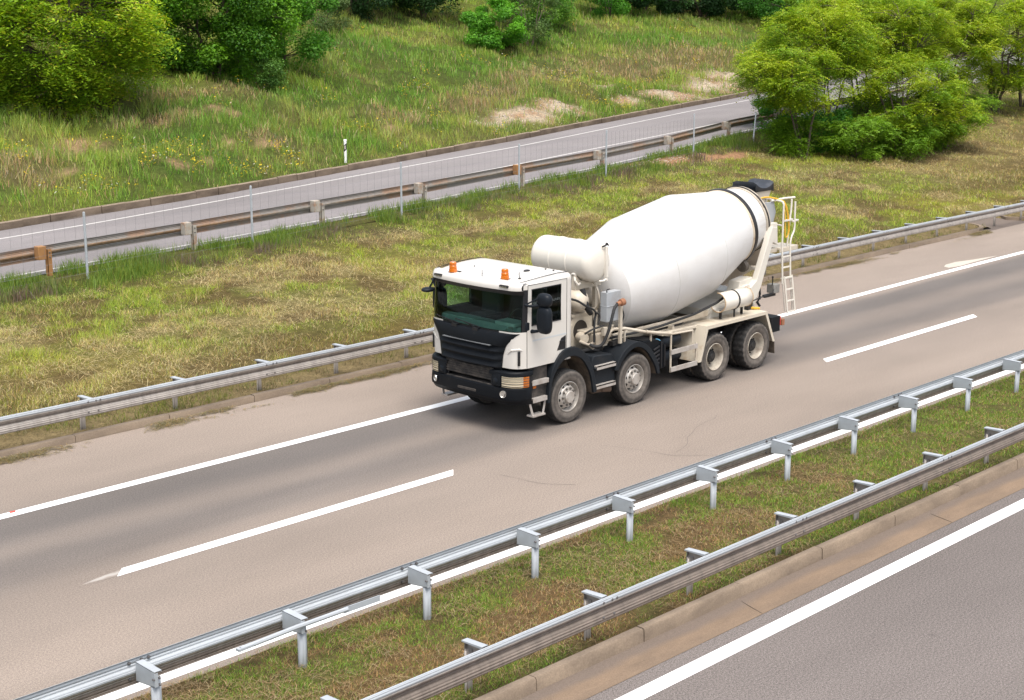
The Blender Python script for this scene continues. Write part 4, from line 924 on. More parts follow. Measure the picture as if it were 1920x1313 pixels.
    fl = MB(); fl.add([(8.165, s*1.235, 0.54), (8.165, s*0.60, 0.54), (8.19, s*0.60, 0.24), (8.19, s*1.235, 0.24)], [(0, 1, 2, 3)]); f2 = fl.build('mud_flap', TM['mud'], fo, smooth=0); md = f2.modifiers.new('solid', 'SOLIDIFY'); md.thickness = 0.012
    # tail lamp
    tl = MB(); tl.box(8.10, 8.44, min(s*1.19, s*0.80), max(s*1.19, s*0.80), 0.70, 1.04); to = tl.build('tail_light', TM['dark'], T, bevel=0.012); t2 = MB(); t2.box(8.44, 8.475, min(s*1.18, s*0.82), max(s*1.18, s*0.82), 0.82, 1.02); t2.build('red_lens', TM['redlens'], to, bevel=0.006)
ub = MB(); ub.box(8.62, 8.72, -1.12, 1.12, 0.78, 0.92); ub.bar((8.46, -0.95, 0.72), (8.66, -1.0, 0.84), 0.05, 0.12); ub.bar((8.46, 0.95, 0.72), (8.66, 1.0, 0.84), 0.05, 0.12); ub.build('underrun_bar', TM['rust'], T, smooth=0, bevel=0.01)
ex = MB(); ex.lathe([(0.055, 0), (0.07, 0.02), (0.07, 0.2), (0.06, 0.2), (0.055, 0.02), (0, 0.02)], (2.66, -1.0, 0.42), (0.9, -0.4, -0.05), n=20); ex.lathe([(0, 0), (0.085, 0.01), (0.085, 0.3), (0, 0.31)], (2.42, -0.94, 0.43), (1, -0.1, 0), n=16); ex.build('exhaust', plain('exhaust_rust', (0.17, 0.12, 0.09), 0.7, 0.3, dirt=(0.10, 0.06, 0.045), dscale=9), T, bevel=0.01)

# ---- chassis
ch = MB()
for s in (-1, 1): ch.box(0.5, 8.5, min(s*0.36, s*0.44), max(s*0.36, s*0.44), 0.74, 1.03)
for x_ in (0.9, 2.4, 4.3, 5.2, 6.8, 8.4): ch.box(x_-0.08, x_+0.08, -0.4, 0.4, 0.78, 0.98)
for x_ in (1.5, 3.44, 6.07, 7.53): ch.tube([(x_, -0.95, 0.51), (x_, 0.95, 0.51)], 0.09, 10)
for x_ in (6.07, 7.53): ch.ball((x_, 0, 0.53), 0.24, 0.24, 0.22)
ch.box(0.5, 2.1, -0.6, 0.6, 0.55, 1.25)
for x_ in (1.5, 3.44): ch.box(x_-0.7, x_+0.7, -0.62, -0.5, 0.72, 0.80); ch.box(x_-0.7, x_+0.7, 0.5, 0.62, 0.72, 0.80)
ch.box(2.0, 4.6, -0.75, -0.44, 0.95, 1.10); ch.box(2.0, 4.6, 0.44, 0.75, 0.95, 1.10)
ch.build('chassis', TM['frame'], T, smooth=30)
sf = MB()
for s in (-1, 1): sf.box(2.35, 8.3, min(s*0.38, s*0.48), max(s*0.38, s*0.48), 1.035, 1.22)
for x_ in (2.5, 3.6, 4.9, 6.2, 7.4, 8.2): sf.box(x_-0.06, x_+0.06, -0.38, 0.38, 1.05, 1.20)
sf.box(4.55, 5.7, -1.0, -0.48, 1.16, 1.22); sf.box(5.0, 5.06, -0.9, -0.45, 1.22, 1.30)
# long side member that climbs to the rear under the drum
sf.bar((3.3, -0.72, 1.30), (6.3, -0.80, 1.36), 0.05, 0.12); sf.bar((3.3, 0.72, 1.30), (6.3, 0.80, 1.36), 0.05, 0.12)
for x_ in (3.6, 4.6, 5.4): sf.box(x_-0.03, x_+0.03, -0.72, -0.45, 1.16, 1.27)
sf.build('subframe', TM['cream'], T, smooth=0, bevel=0.008)
pp = MB()
pp.tube([(2.92, -0.98, 1.50), (3.0, -1.0, 1.55), (3.32, -1.02, 1.52), (3.9, -1.10, 1.37), (4.6, -1.19, 1.24)], 0.032, 8); pp.lathe([(0.045, -0.02), (0.045, 0.02)], (3.9, -1.10, 1.37), (0.9, -0.1, -0.2), n=12)
pp.tube([(2.92, -0.98, 1.50), (2.86, -0.96, 1.40), (2.88, -0.9, 1.30)], 0.05, 8); pp.box(2.72, 2.84, -1.02, -0.94, 1.46, 1.62); pp.box(3.32, 3.35, -1.03, -1.0, 1.2, 1.52); pp.box(4.05, 4.08, -1.10, -1.07, 1.15, 1.33)
pp.build('water_pipe', TM['cream'], T, smooth=40)
hz = MB(); hz.tube([(2.95, -0.85, 1.34), (3.8, -0.9, 1.34), (4.6, -0.92, 1.36), (5.6, -0.98, 1.46), (6.3, -1.02, 1.60), (6.6, -1.0, 1.68)], 0.028, 8); hz.build('hose', TM['rubber'], T)

# ---- water tank behind the cab
wt = MB(); prof = [(0, -0.82), (0.13, -0.812), (0.26, -0.79), (0.345, -0.745), (0.383, -0.69), (0.39, -0.64), (0.39, -0.245), (0.401, -0.235), (0.401, -0.205), (0.39, -0.195), (0.39, 0.195), (0.401, 0.205), (0.401, 0.235), (0.39, 0.245), (0.39, 0.62), (0.383, 0.66), (0.345, 0.71), (0.26, 0.75), (0.13, 0.772), (0, 0.78)]
wt.lathe(prof, (2.82, 0, 2.86), (0, 1, 0), n=64); wto = wt.build('water_tank', TM['tank'], T, smooth=40)
ga = MB(); ga.box(2.95, 3.01, -0.855, -0.79, 2.55, 3.16); ga.tube([(2.98, -0.83, 2.53), (2.88, -0.84, 2.50), (2.80, -0.80, 2.50)], 0.022, 8); ga.lathe([(0, -0.02), (0.03, -0.02), (0.03, 0.02), (0, 0.02)], (2.98, -0.83, 2.51), (0, 0, 1), n=10); ga.build('sight_gauge', TM['tank'], wto, smooth=30, bevel=0.01)
gv = MB(); gv.tube([(2.88, -0.80, 3.16), (2.99, -0.83, 3.20), (3.03, -0.83, 3.18)], 0.018, 6); gv.ball((2.98, -0.83, 3.21), 0.03, 0.03, 0.03); gv.build('gauge_valve', TM['frame'], wto)
sv = MB(); sv.lathe([(0.05, 0.0), (0.06, 0.03), (0.05, 0.05), (0.03, 0.05)], (2.50, -0.42, 2.62), (-0.8, -0.3, -0.4), n=14); sv.tube([(2.49, -0.44, 2.60), (2.42, -0.52, 2.52), (2.46, -0.56, 2.44), (2.54, -0.54, 2.46)], 0.022, 8); sv.build('tank_outlet', TM['tank'], wto)
sd_ = MB()
for yy in (-0.45, 0.45): sd_.prism([(2.44, 2.40), (2.46, 2.62), (2.60, 2.50), (2.82, 2.455), (3.04, 2.50), (3.18, 2.62), (3.20, 2.40)], 'y', yy-0.05, yy+0.05)
sd_.box(2.44, 3.2, -0.5, 0.5, 2.33, 2.41)
for yy in (-0.42, 0.42):
    for x_ in (2.5, 3.12): sd_.box(x_-0.04, x_+0.04, yy-0.04, yy+0.04, 1.2, 2.36)
sd_.build('tank_stand', TM['cream'], T, smooth=0, bevel=0.006)
# ---- front pedestal with gearbox and hydraulic motor
pe = MB(); 
prof_ = [(2.30, 1.22), (2.30, 1.55), (2.42, 1.86), (2.98, 1.80), (3.05, 1.22)]
for yy in (-0.50, 0.44): pe.prism(prof_, 'y', yy, yy+0.06)
pe.box(2.95, 3.05, -0.5, 0.5, 1.22, 1.9); pe.box(2.35, 3.0, -0.52, 0.5, 1.80, 1.86); pe.box(2.5, 3.1, -0.78, -0.5, 1.50, 1.54); pe.build('drum_pedestal', TM['cream'], T, smooth=0, bevel=0.008)
op = MB(); op.lathe([(0, 0), (0.19, 0), (0.20, 0.006), (0.20, -0.01)], (2.60, -0.505, 1.52), (0, -1, 0), n=28); op.build('opening_shade_disc', plain('painted_recess_shade', (0.035, 0.028, 0.022), 0.9), T)  # dark disc on the side plate, painted for the shade in a round opening
gbx = MB(); gbx.lathe([(0, -0.42), (0.14, -0.41), (0.24, -0.34), (0.28, -0.22), (0.29, 0.0), (0.34, 0.02), (0.34, 0.10), (0.25, 0.12), (0.3, 0.5), (0.32, 0.7)], (2.92, 0, 2.06), (math.cos(0.184), 0, math.sin(0.184)), n=32); gbx.build('gearbox', TM['cream'], T, smooth=40)
gm = MB(); gm.lathe([(0, -0.30), (0.12, -0.28), (0.2, -0.2), (0.22, -0.05), (0.22, 0.15), (0.18, 0.25), (0, 0.28)], (2.52, -0.42, 2.12), (0.2, 1, 0), n=24); gm.build('hydraulic_tank', TM['cream'], T, smooth=40)
fr_ = MB(); fr_.lathe([(0.28, 0), (0.31, 0.0), (0.31, 0.03), (0.28, 0.03)], (3.0, -0.42, 2.15), (1, -0.35, 0.1), n=28, )
for k_ in range(14): a = 2*math.pi*k_/14; fr_.ball((3.01+0.03*math.sin(a), -0.43+0.28*math.cos(a)*0.94, 2.15+0.28*math.sin(a)), 0.014, 0.014, 0.014, 6, 4)
fr_.build('cooler_ring', TM['cream'], T)
pm = MB(); pm.lathe([(0, 0), (0.10, 0.0), (0.10, 0.2), (0.06, 0.22), (0, 0.22)], (2.42, -0.78, 1.42), (0.3, 0.9, 0), n=16); pm.tube([(2.3, -0.75, 1.38), (2.45, -0.85, 1.30), (2.6, -0.85, 1.32)], 0.03, 8); pm.box(2.62, 2.95, -0.90, -0.65, 1.22, 1.48); pm.lathe([(0, 0), (0.045, 0), (0.045, 0.10), (0, 0.10)], (2.98, -0.95, 1.55), (0, -0.3, 1), n=10); pm.ball((2.50, -0.9, 1.26), 0.06, 0.05, 0.06); pm.build('water_pump', TM['cream'], T, smooth=40, bevel=0.006)
cb = MB(); cb.box(2.78, 3.20, -1.02, -0.86, 1.72, 2.30); cb.box(2.775, 3.205, -1.03, -0.855, 2.02, 2.03); cbo = cb.build('control_cabinet', TM['grey'], T, bevel=0.008); cb = MB(); cb.box(3.13, 3.20, -1.07, -1.02, 1.25, 2.0); cb.build('cabinet_post', TM['cream'], T, smooth=0)
ov = MB(); ov.lathe([(0, 0), (0.04, 0.0), (0.045, 0.02), (0.045, 0.08), (0.07, 0.09), (0.07, 0.18), (0.055, 0.19), (0, 0.19)], (2.96, -1.13, 2.07), (0.85, -0.1, 0.15), n=14); ov.build('hose_coupling', TM['rust'], T, smooth=35)
hs = MB(); hs.tube(arc2([(2.97, -1.13, 2.07), (2.84, -1.16, 2.00), (2.74, -1.18, 1.80), (2.66, -1.16, 1.55), (2.58, -1.10, 1.34), (2.48, -1.02, 1.29), (2.40, -0.92, 1.33)], 4), 0.032, 8)
hs.tube(arc2([(1.66, -0.82, 2.34), (2.05, -0.86, 2.24), (2.3, -0.9, 2.10), (2.5, -0.92, 2.0), (2.6, -0.90, 1.90), (2.56, -0.9, 1.75), (2.54, -0.92, 1.35)], 4), 0.022, 6)
hs.tube(arc2([(2.52, -0.62, 2.36), (2.55, -0.66, 2.15), (2.60, -0.68, 1.98), (2.72, -0.66, 1.86)], 4), 0.055, 10)
hs.tube(arc2([(2.28, -0.9, 1.55), (2.35, -0.98, 1.62), (2.5, -1.0, 1.65), (2.75, -0.98, 1.66)], 4), 0.018, 6)
hs.tube(arc2([(2.55, -0.92, 1.95), (2.66, -0.95, 1.86), (2.6, -0.97, 1.7)], 4), 0.018, 6); hs.tube(arc2([(2.80, -1.0, 2.30), (2.83, -0.98, 2.35), (2.93, -0.96, 2.35)], 3), 0.012, 5); hs.tube(arc2([(3.2, -1.05, 1.95), (3.25, -1.06, 1.8), (3.2, -1.05, 1.65)], 3), 0.014, 5)
hs.tube(arc2([(2.3, -0.7, 1.15), (2.45, -0.9, 1.22), (2.7, -0.85, 1.16), (2.9, -0.8, 1.2)], 3), 0.03, 6); hs.tube(arc2([(2.2, -0.6, 1.1), (2.4, -0.75, 1.2), (2.6, -0.8, 1.1)], 3), 0.035, 6)
hs.build('hydraulic_hoses', TM['rubber'], T)

# ---- the drum
TH = 0.184; AX = (math.cos(TH), 0, math.sin(TH)); DO = (3.642, 0, 2.129)
dr = MB(); prof = [(0.20, -0.30), (0.45, -0.25), (0.66, -0.17), (0.80, -0.08), (0.865, -0.03), (0.895, 0.0), (1.153, 1.25), (1.156, 1.262), (1.151, 2.87), (1.149, 2.885), (0.835, 4.26), (0.822, 4.33), (0.715, 4.96), (0.708, 5.0), (0.64, 5.0), (0.5, 4.7)]
dr.lathe(prof, DO, AX, n=96); dro = dr.build('drum', TM['drum'], T, smooth=25)
for s_, r_ in ((0.0, 0.895), (1.256, 1.156), (2.88, 1.151)):
    wl = MB(); wl.lathe([(r_-0.002, -0.006), (r_+0.004, 0.0), (r_-0.002, 0.006)], tuple(DO[i]+AX[i]*s_ for i in range(3)), AX, n=96)
    wl.build('weld_seam', bpy.data.materials.get('weld_bead') or plain('weld_bead', (0.60, 0.585, 0.56), 0.5), dro)
tr = MB(); c_ = tuple(DO[i]+AX[i]*4.33 for i in range(3)); tr.lathe([(0.81, -0.055), (0.872, -0.05), (0.876, -0.045), (0.876, 0.04), (0.865, 0.05), (0.80, 0.055)], c_, AX, n=96); tr.build('track_ring', plain('greased_steel', (0.022, 0.021, 0.022), 0.4, 0.2), dro)
tb = MB(); c_ = tuple(DO[i]+AX[i]*4.255 for i in range(3)); tb.lathe([(0.838, -0.03), (0.858, 0.0), (0.858, 0.03)], c_, AX, n=96); tb.build('ring_edge', plain('rusty_cream', (0.55, 0.47, 0.36), 0.6, dirt=(0.32, 0.19, 0.10), dscale=5), dro)
c_ = tuple(DO[i]+AX[i]*4.985 for i in range(3)); oc = MB(); oc.lathe([(0.712, -0.12), (0.748, -0.10), (0.752, 0.03), (0.70, 0.05), (0.66, 0.03)], c_, AX, n=96); oc.build('mouth_collar', plain('rust_stained_collar', (0.44, 0.385, 0.31), 0.6, dirt=(0.09, 0.055, 0.03), dscale=2.2, lo=0.50, hi=0.60), dro)
dk_ = MB(); dk_.lathe([(0.748, -0.018), (0.768, -0.014), (0.768, 0.012), (0.748, 0.016)], tuple(c_[i]-AX[i]*0.035 for i in range(3)), AX, n=96); dk_.build('seal_ring', TM['rubber'], dro)
oi = MB(); oi.lathe([(0.0, 0.015), (0.66, 0.015)], c_, AX, n=48); oi.build('mouth_shade_disc', TM['black'], dro)  # black disc closing the mouth, stands in for the shade inside the drum
pass
pj = MB(); pj.prism([(4.6, 1.23), (5.45, 1.235), (5.85, 1.42), (5.5, 1.30)], 'y', -0.78, -0.74); pj.build('drum_shield', TM['black'], T, smooth=0)
rl = MB()
for s in (-1, 1): rl = MB(); rl.lathe([(0, -0.06), (0.13, -0.06), (0.14, -0.04), (0.14, 0.04), (0.13, 0.06), (0, 0.06)], (7.94, s*0.50, 2.13), AX, n=24); rl.build('drum_roller', plain('greasy_roller', (0.10, 0.085, 0.07), 0.6, 0.2, dirt=(0.32, 0.27, 0.21), dscale=5) if s < 0 else bpy.data.materials['greasy_roller'], T)
pass

# ---- rear pedestal: swept side arms over a boxed base
rp = MB()
for s in (-1, 1):
    y0_, y1_ = s*0.80, s*0.72; ya, yb = min(y0_, y1_), max(y0_, y1_)
    rp.prism([(6.35, 1.22), (6.55, 1.45), (7.35, 1.72), (7.75, 1.78), (8.10, 1.62), (7.70, 1.22)], 'y', ya, yb)
    rp.prism([(7.78, 1.70), (8.0, 1.84), (8.52, 2.96), (8.70, 2.93), (8.17, 1.68), (7.92, 1.28)], 'y', min(s*0.84, s*0.70), max(s*0.84, s*0.70))
    rp.prism([(8.40, 2.70), (8.52, 3.02), (8.88, 3.0), (8.92, 2.5), (8.72, 2.58)], 'y', min(s*0.72, s*0.60), max(s*0.72, s*0.60))
rp.box(7.5, 8.05, -0.75, 0.75, 1.22, 1.6); rp.box(6.4, 7.6, -0.72, 0.72, 1.22, 1.40)
rp.prism([(7.45, 1.6), (7.55, 1.85), (8.0, 1.9), (8.05, 1.6)], 'y', -0.72, -0.42); rp.prism([(7.45, 1.6), (7.55, 1.85), (8.0, 1.9), (8.05, 1.6)], 'y', 0.42, 0.72)
rp.build('rear_pedestal', TM['ped'], T, smooth=0, bevel=0.012)
for s in (-1, 1): hn = MB(); hn.prism([(8.52, 2.86), (8.52, 3.44), (8.98, 3.44), (9.06, 3.2), (8.95, 2.9)], 'y', min(s*0.50, s*0.54), max(s*0.50, s*0.54)); hn.build('hood_plate', TM['grey'], T, smooth=0)
# hopper: rectangular funnel with a black rubber lip
ho = MB(); top_ = [(8.64, -0.28, 3.68), (9.20, -0.28, 3.68), (9.20, 0.28, 3.68), (8.64, 0.28, 3.68)]; bot_ = [(8.66, -0.22, 3.26), (9.06, -0.22, 3.26), (9.06, 0.22, 3.26), (8.66, 0.22, 3.26)]
ho.add(top_+bot_, [(0, 1, 5, 4), (1, 2, 6, 5), (2, 3, 7, 6), (3, 0, 4, 7)]); hoo = ho.build('hopper', TM['cream'], T, smooth=0); md = hoo.modifiers.new('solid', 'SOLIDIFY'); md.thickness = 0.02
li = MB(); P = []
for t in np.linspace(0, 1, 11):
    x_ = 8.60+0.64*t; dip = 0.11*math.sin(math.pi*t)**0.7; P.append([(x_-0.02, -0.30, 3.66), (x_, -0.32, 3.83-dip), (x_+0.02, -0.22, 3.86-dip*1.1), (x_+0.02, 0.22, 3.86-dip*1.1), (x_, 0.32, 3.83-dip), (x_-0.02, 0.30, 3.66)])
P = [[(p[0]-0.01, p[1], 3.64) for p in P[0]]]+P+[[(p[0]+0.01, p[1], 3.64) for p in P[-1]]]; li.grid(P); lo = li.build('rubber_lip', plain('worn_rubber', (0.028, 0.033, 0.042), 0.5, dirt=(0.09, 0.095, 0.11), dscale=4), hoo, smooth=40, solid=0.02)
# discharge chutes
cu = MB()
def trough(mb, a, b_, r_, up, n=12, span=190):
    a, b_ = Vector(a), Vector(b_); t = (b_-a).normalized(); u = Vector(up); u = (u-t*u.dot(t)).normalized(); sdv = t.cross(u); P_ = []
    for p in (a, a.lerp(b_, .33), a.lerp(b_, .66), b_): P_.append([tuple(p+(sdv*math.sin(R(-span/2+span*k/n))-u*math.cos(R(-span/2+span*k/n)))*r_) for k in range(n+1)])
    mb.grid(P_)
trough(cu, (8.85, 0.0, 2.75), (9.25, 0.05, 2.10), 0.30, (1, 0, 0.4)); trough(cu, (9.15, 0.15, 2.05), (9.0, 1.05, 1.45), 0.22, (0, 0, 1)); cu.build('discharge_chute', TM['cream'], T, smooth=40, solid=0.015)
sc = MB(); P = []
for x_ in (6.36, 6.7, 7.05, 7.34): P.append([(x_-0.10*math.sin(R(a))*0+0.0, -1.02-0.20*math.cos(R(a)), 1.60+0.20*math.sin(R(a))) for a in np.linspace(95, -150, 15)])
sc.grid(P); sco = sc.build('spare_chute', TM['tank'], T, smooth=50, solid=0.012)
e_ = MB()
for x_ in (6.36, 7.34): e_.tube([(x_, -1.02-0.205*math.cos(R(a)), 1.60+0.205*math.sin(R(a))) for a in np.linspace(95, -150, 15)], 0.012, 6)
e_.build('rolled_edge', plain('rust_edge', (0.46, 0.33, 0.2), 0.7, dirt=(0.28, 0.15, 0.08), dscale=8), sco); e_ = MB(); e_.grid([[(x_, -1.02-0.215*math.cos(R(a)), 1.60+0.215*math.sin(R(a))) for a in np.linspace(95, -100, 12)] for x_ in (6.83, 6.875)]); e_.box(6.84, 6.87, -1.1, -1.08, 1.24, 1.42); e_.build('strap', TM['frame'], sco, solid=0.006)
for x_ in (6.45, 7.2): br = MB(); br.box(x_-0.012, x_+0.012, -1.06, -1.0, 1.24, 1.42); br.build('chute_bracket', TM['frame'], T, smooth=0)
# access ladder, platform, railings
ld = MB(); yl = -0.79
for x_ in (8.99, 9.30): ld.tube([(x_, yl, 3.42 if x_ < 9.1 else 2.46), (x_, yl, 2.42), (x_+0.04, yl-0.02, 1.62)], 0.021, 8)
for z_ in (2.22, 1.98, 1.74): ld.bar((9.0, yl, z_), (9.32, yl, z_), 0.03, 0.03)
ldo = ld.build('ladder', TM['tank'], T, smooth=40)
le = MB()
for x_ in (9.07, 9.36): le.bar((x_, yl-0.04, 1.78), (x_+0.09, yl-0.10, 0.94), 0.03, 0.03)
for z_ in (1.74, 1.48, 1.22, 0.97): k_ = (1.78-z_)/0.84; le.bar((9.07+0.09*k_, yl-0.04-0.06*k_, z_), (9.36+0.09*k_, yl-0.04-0.06*k_, z_), 0.03, 0.028)
for x_ in (9.03, 9.33): le.bar((x_, yl-0.01, 1.75), (x_+0.12, yl-0.03, 0.98), 0.022, 0.022)
le.build('ladder_extension', TM['tank'], ldo, smooth=0); 
pf = MB(); pf.box(8.92, 9.60, -0.76, -0.30, 2.385, 2.43); pf.box(8.92, 9.62, -0.78, -0.76, 2.33, 2.43); pf.box(8.6, 8.95, -0.70, -0.60, 2.34, 2.42); pf.box(9.6, 9.63, -0.78, -0.30, 2.33, 2.43); pf.build('platform', TM['cream'], T, smooth=0, bevel=0.006)
rg = MB(); rg.tube([(8.99, yl, 3.40), (8.99, yl+0.03, 3.45), (8.98, yl+0.08, 3.47), (8.95, -0.3, 3.50), (8.8, -0.28, 3.50)], 0.021, 8); rg.tube([(8.97, -0.32, 3.5), (8.97, -0.32, 2.95)], 0.016, 8); rg.tube([(8.99, yl, 2.93), (8.97, -0.32, 2.95)], 0.016, 8)
rg.tube(arc2([(9.30, yl, 2.45), (9.33, yl, 2.62), (9.44, yl, 2.80), (9.44, yl, 3.1), (9.44, yl, 3.42)], 3), 0.021, 8); rg.tube(arc2([(9.26, -0.74, 2.44), (9.28, -0.74, 2.7), (9.33, -0.74, 3.05), (9.36, -0.74, 3.25), (9.37, -0.74, 3.48)], 3), 0.021, 8)
rg.tube([(8.85, -0.55, 3.47), (9.3, -0.6, 3.49), (9.66, -0.62, 3.48)], 0.024, 8); rg.bar((9.02, yl, 3.03), (9.36, -0.78, 3.03), 0.045, 0.035); rg.bar((9.38, -0.78, 2.98), (9.70, -0.70, 2.98), 0.05, 0.03)
rg.build('railing', TM['tank'], T, smooth=40)
yh = MB()
for k_, dx in enumerate((0, 0.035)): yh.tube(arc2([(9.08+dx, -0.70, 3.46), (9.13+dx, -0.76, 3.30), (9.20+dx, -0.78, 3.0), (9.22+dx, -0.78, 2.80), (9.19, -0.78, 2.67), (9.13-dx*.4, -0.78, 2.66), (9.10-dx*.4, -0.78, 2.80), (9.10, -0.77, 3.1), (9.06, -0.72, 3.46)], 4), 0.013, 6)
yh.tube(arc2([(8.62, -0.40, 3.52), (8.75, -0.45, 3.545), (8.9, -0.55, 3.53), (9.08, -0.70, 3.46)], 4), 0.02, 6); yh.build('water_hose', TM['yellow'], T)
cv_ = MB(); cv_.box(8.80, 9.02, -0.75, -0.55, 1.42, 1.62); cvo = cv_.build('control_box', plain('control_grey', (0.22, 0.215, 0.20), 0.6, dirt=(0.13, 0.11, 0.09), dscale=8), T, bevel=0.015); lv = MB(); lv.tube([(8.80, -0.70, 1.60), (8.79, -0.71, 1.78)], 0.012, 6); lv.ball((8.79, -0.71, 1.79), 0.022, 0.022, 0.03, 8, 6); lv.build('lever', TM['black'], cvo)
wr_ = MB(); wr_.tube(arc2([(7.7, -0.92, 1.42), (8.1, -0.9, 1.46), (8.5, -0.8, 1.44), (8.72, -0.76, 1.44), (8.78, -0.75, 1.52)], 3), 0.014, 5); wr_.tube([(8.06, -0.82, 1.35), (8.14, -0.84, 1.25)], 0.03, 6); wr_.tube([(8.15, -0.78, 1.9), (8.2, -0.80, 1.5), (8.1, -0.80, 1.3)], 0.02, 5); wr_.tube([(8.28, -0.7, 1.9), (8.34, -0.7, 1.35)], 0.02, 5); wr_.box(8.6, 9.0, -0.66, -0.58, 1.34, 1.40); wr_.build('cable', TM['black'], T)
ba = MB(); ba.box(7.62, 7.78, -0.9, -0.78, 1.24, 1.50); ba.box(8.02, 8.3, -0.5, 0.5, 1.05, 1.3); ba.build('rear_bracket', TM['frame'], T, smooth=0)

# ---- wheels
def tyre_mesh(lug):
    b_ = MB(); n_ = 96
    pr = [(0.285, -0.105), (0.30, -0.125), (0.335, -0.145), (0.40, -0.157), (0.445, -0.155), (0.472, -0.148), (0.492, -0.140), (0.506, -0.125), (0.514, -0.100)]
    if lug: mid = [(0.516, -0.06), (0.516, -0.02), (0.505, -0.018), (0.505, 0.018), (0.516, 0.02), (0.516, 0.06)]
    else: mid = [(0.515, -0.065), (0.502, -0.062), (0.502, -0.052), (0.516, -0.049), (0.516, -0.008), (0.503, -0.005), (0.503, 0.005), (0.516, 0.008), (0.516, 0.049), (0.502, 0.052), (0.502, 0.062), (0.515, 0.065)]
    full = pr+mid+[(r_, -h) for r_, h in pr[::-1]]; L = len(full)
    mats = [0 if (i < 6 or i >= L-7) else 1 for i in range(L-1)]
    def mod(i, j):
        if lug:
            if 6 <= i <= 10 or L-11 <= i <= L-7: return -0.016 if (j % 4) in (2, 3) else 0.0
            if 10 < i < L-11: return 0
        else:
            if i in (7, 8, L-8, L-9): return -0.004 if j % 3 == 0 else 0
        return 0
    b_.lathe(full, (0, 0, 0), (0, 1, 0), (1, 0, 0), n_, mats, mod)
    return b_
def front_rim():
    b_ = MB(); b_.lathe([(0.292, -0.105), (0.292, -0.128), (0.282, -0.132), (0.272, -0.112), (0.262, -0.06), (0.250, -0.045), (0.238, -0.055), (0.205, -0.105), (0.19, -0.118), (0.130, -0.120), (0.122, -0.128), (0.118, -0.168), (0.105, -0.180), (0.0, -0.180)], (0, 0, 0), (0, 1, 0), n=60)
    return b_
def rear_rim():
    b_ = MB(); b_.lathe([(0.292, -0.105), (0.292, -0.130), (0.282, -0.136), (0.270, -0.11), (0.262, -0.03), (0.25, 0.03), (0.225, 0.062), (0.14, 0.064), (0.13, 0.05)], (0, 0, 0), (0, 1, 0), n=60)
    return b_
def wheel_front():
    w_ = front_rim().build('wheel', TM['rim'], T, smooth=35); tyre_mesh(False).build('tyre', [TM['side'], TM['tread']], w_, smooth=40)
    for k_ in range(10):
        h_ = MB(); a = 2*math.pi*(k_+.3)/10; c_ = (0.222*math.cos(a), -0.080, 0.222*math.sin(a)); ax = Vector((0.83*math.cos(a), -0.55, 0.83*math.sin(a))).normalized()
        h_.lathe([(0, 0.003), (0.030, 0.004), (0.033, -0.01)], c_, ax, n=12)
        h_.build('hand_hole_shade', TM['black'], w_)  # black disc lying on the rim, painted shade of a hand hole
    for k_ in range(10):
        nn = MB(); a = 2*math.pi*k_/10; nn.lathe([(0.024, 0), (0.024, 0.014), (0.018, 0.03), (0, 0.032)], (0.161*math.cos(a), -0.118, 0.161*math.sin(a)), (0, -1, 0), n=8)
        nn.build('wheel_nut', TM['nut'], w_)
    return w_
def wheel_rear():
    w_ = rear_rim().build('wheel', TM['rimback'], T, smooth=35); tyre_mesh(True).build('tyre', [TM['side'], TM['tread']], w_, smooth=30)
    h_ = MB(); h_.lathe([(0.14, 0.064), (0.135, -0.02), (0.12, -0.045), (0.06, -0.055), (0.05, -0.07), (0, -0.07)], (0, 0, 0), (0, 1, 0), n=28)
    for k_ in range(10):
        a = 2*math.pi*k_/10; h_.lathe([(0.018, 0), (0.018, 0.03), (0, 0.03)], (0.185*math.cos(a), 0.062, 0.185*math.sin(a)), (0, -1, 0), n=6)
    for k_ in range(8):
        a = 2*math.pi*k_/8; h_.ball((0.09*math.cos(a), -0.052, 0.09*math.sin(a)), 0.012, 0.012, 0.012, 6, 4)
    h_.build('hub', TM['frame'], w_)
    return w_
WZ = 0.512
f0 = wheel_front(); r0 = wheel_rear(); spots_f = [(1.5, -1), (3.44, -1), (1.5, 1), (3.44, 1)]; spots_r = [(6.07, -1, 0), (7.53, -1, 0), (6.07, -1, 1), (7.53, -1, 1), (6.07, 1, 0), (7.53, 1, 0), (6.07, 1, 1), (7.53, 1, 1)]
for i, (x_, s) in enumerate(spots_f):
    o = f0 if i == 0 else copy_tree(f0, T)
    o.location = (x_-(0.04 if s > 0 else 0), s*(1.072 if s < 0 else 0.95), WZ); o.rotation_euler = (0, 0.4*i, 0 if s < 0 else math.pi)
for i, (x_, s, inn_) in enumerate(spots_r):
    o = r0 if i == 0 else copy_tree(r0, T)
    o.location = (x_, s*(1.072-inn_*0.345), WZ); rot = (0 if s < 0 else math.pi)
    if inn_: rot += math.pi
    o.rotation_euler = (0, 0.7*i, rot)
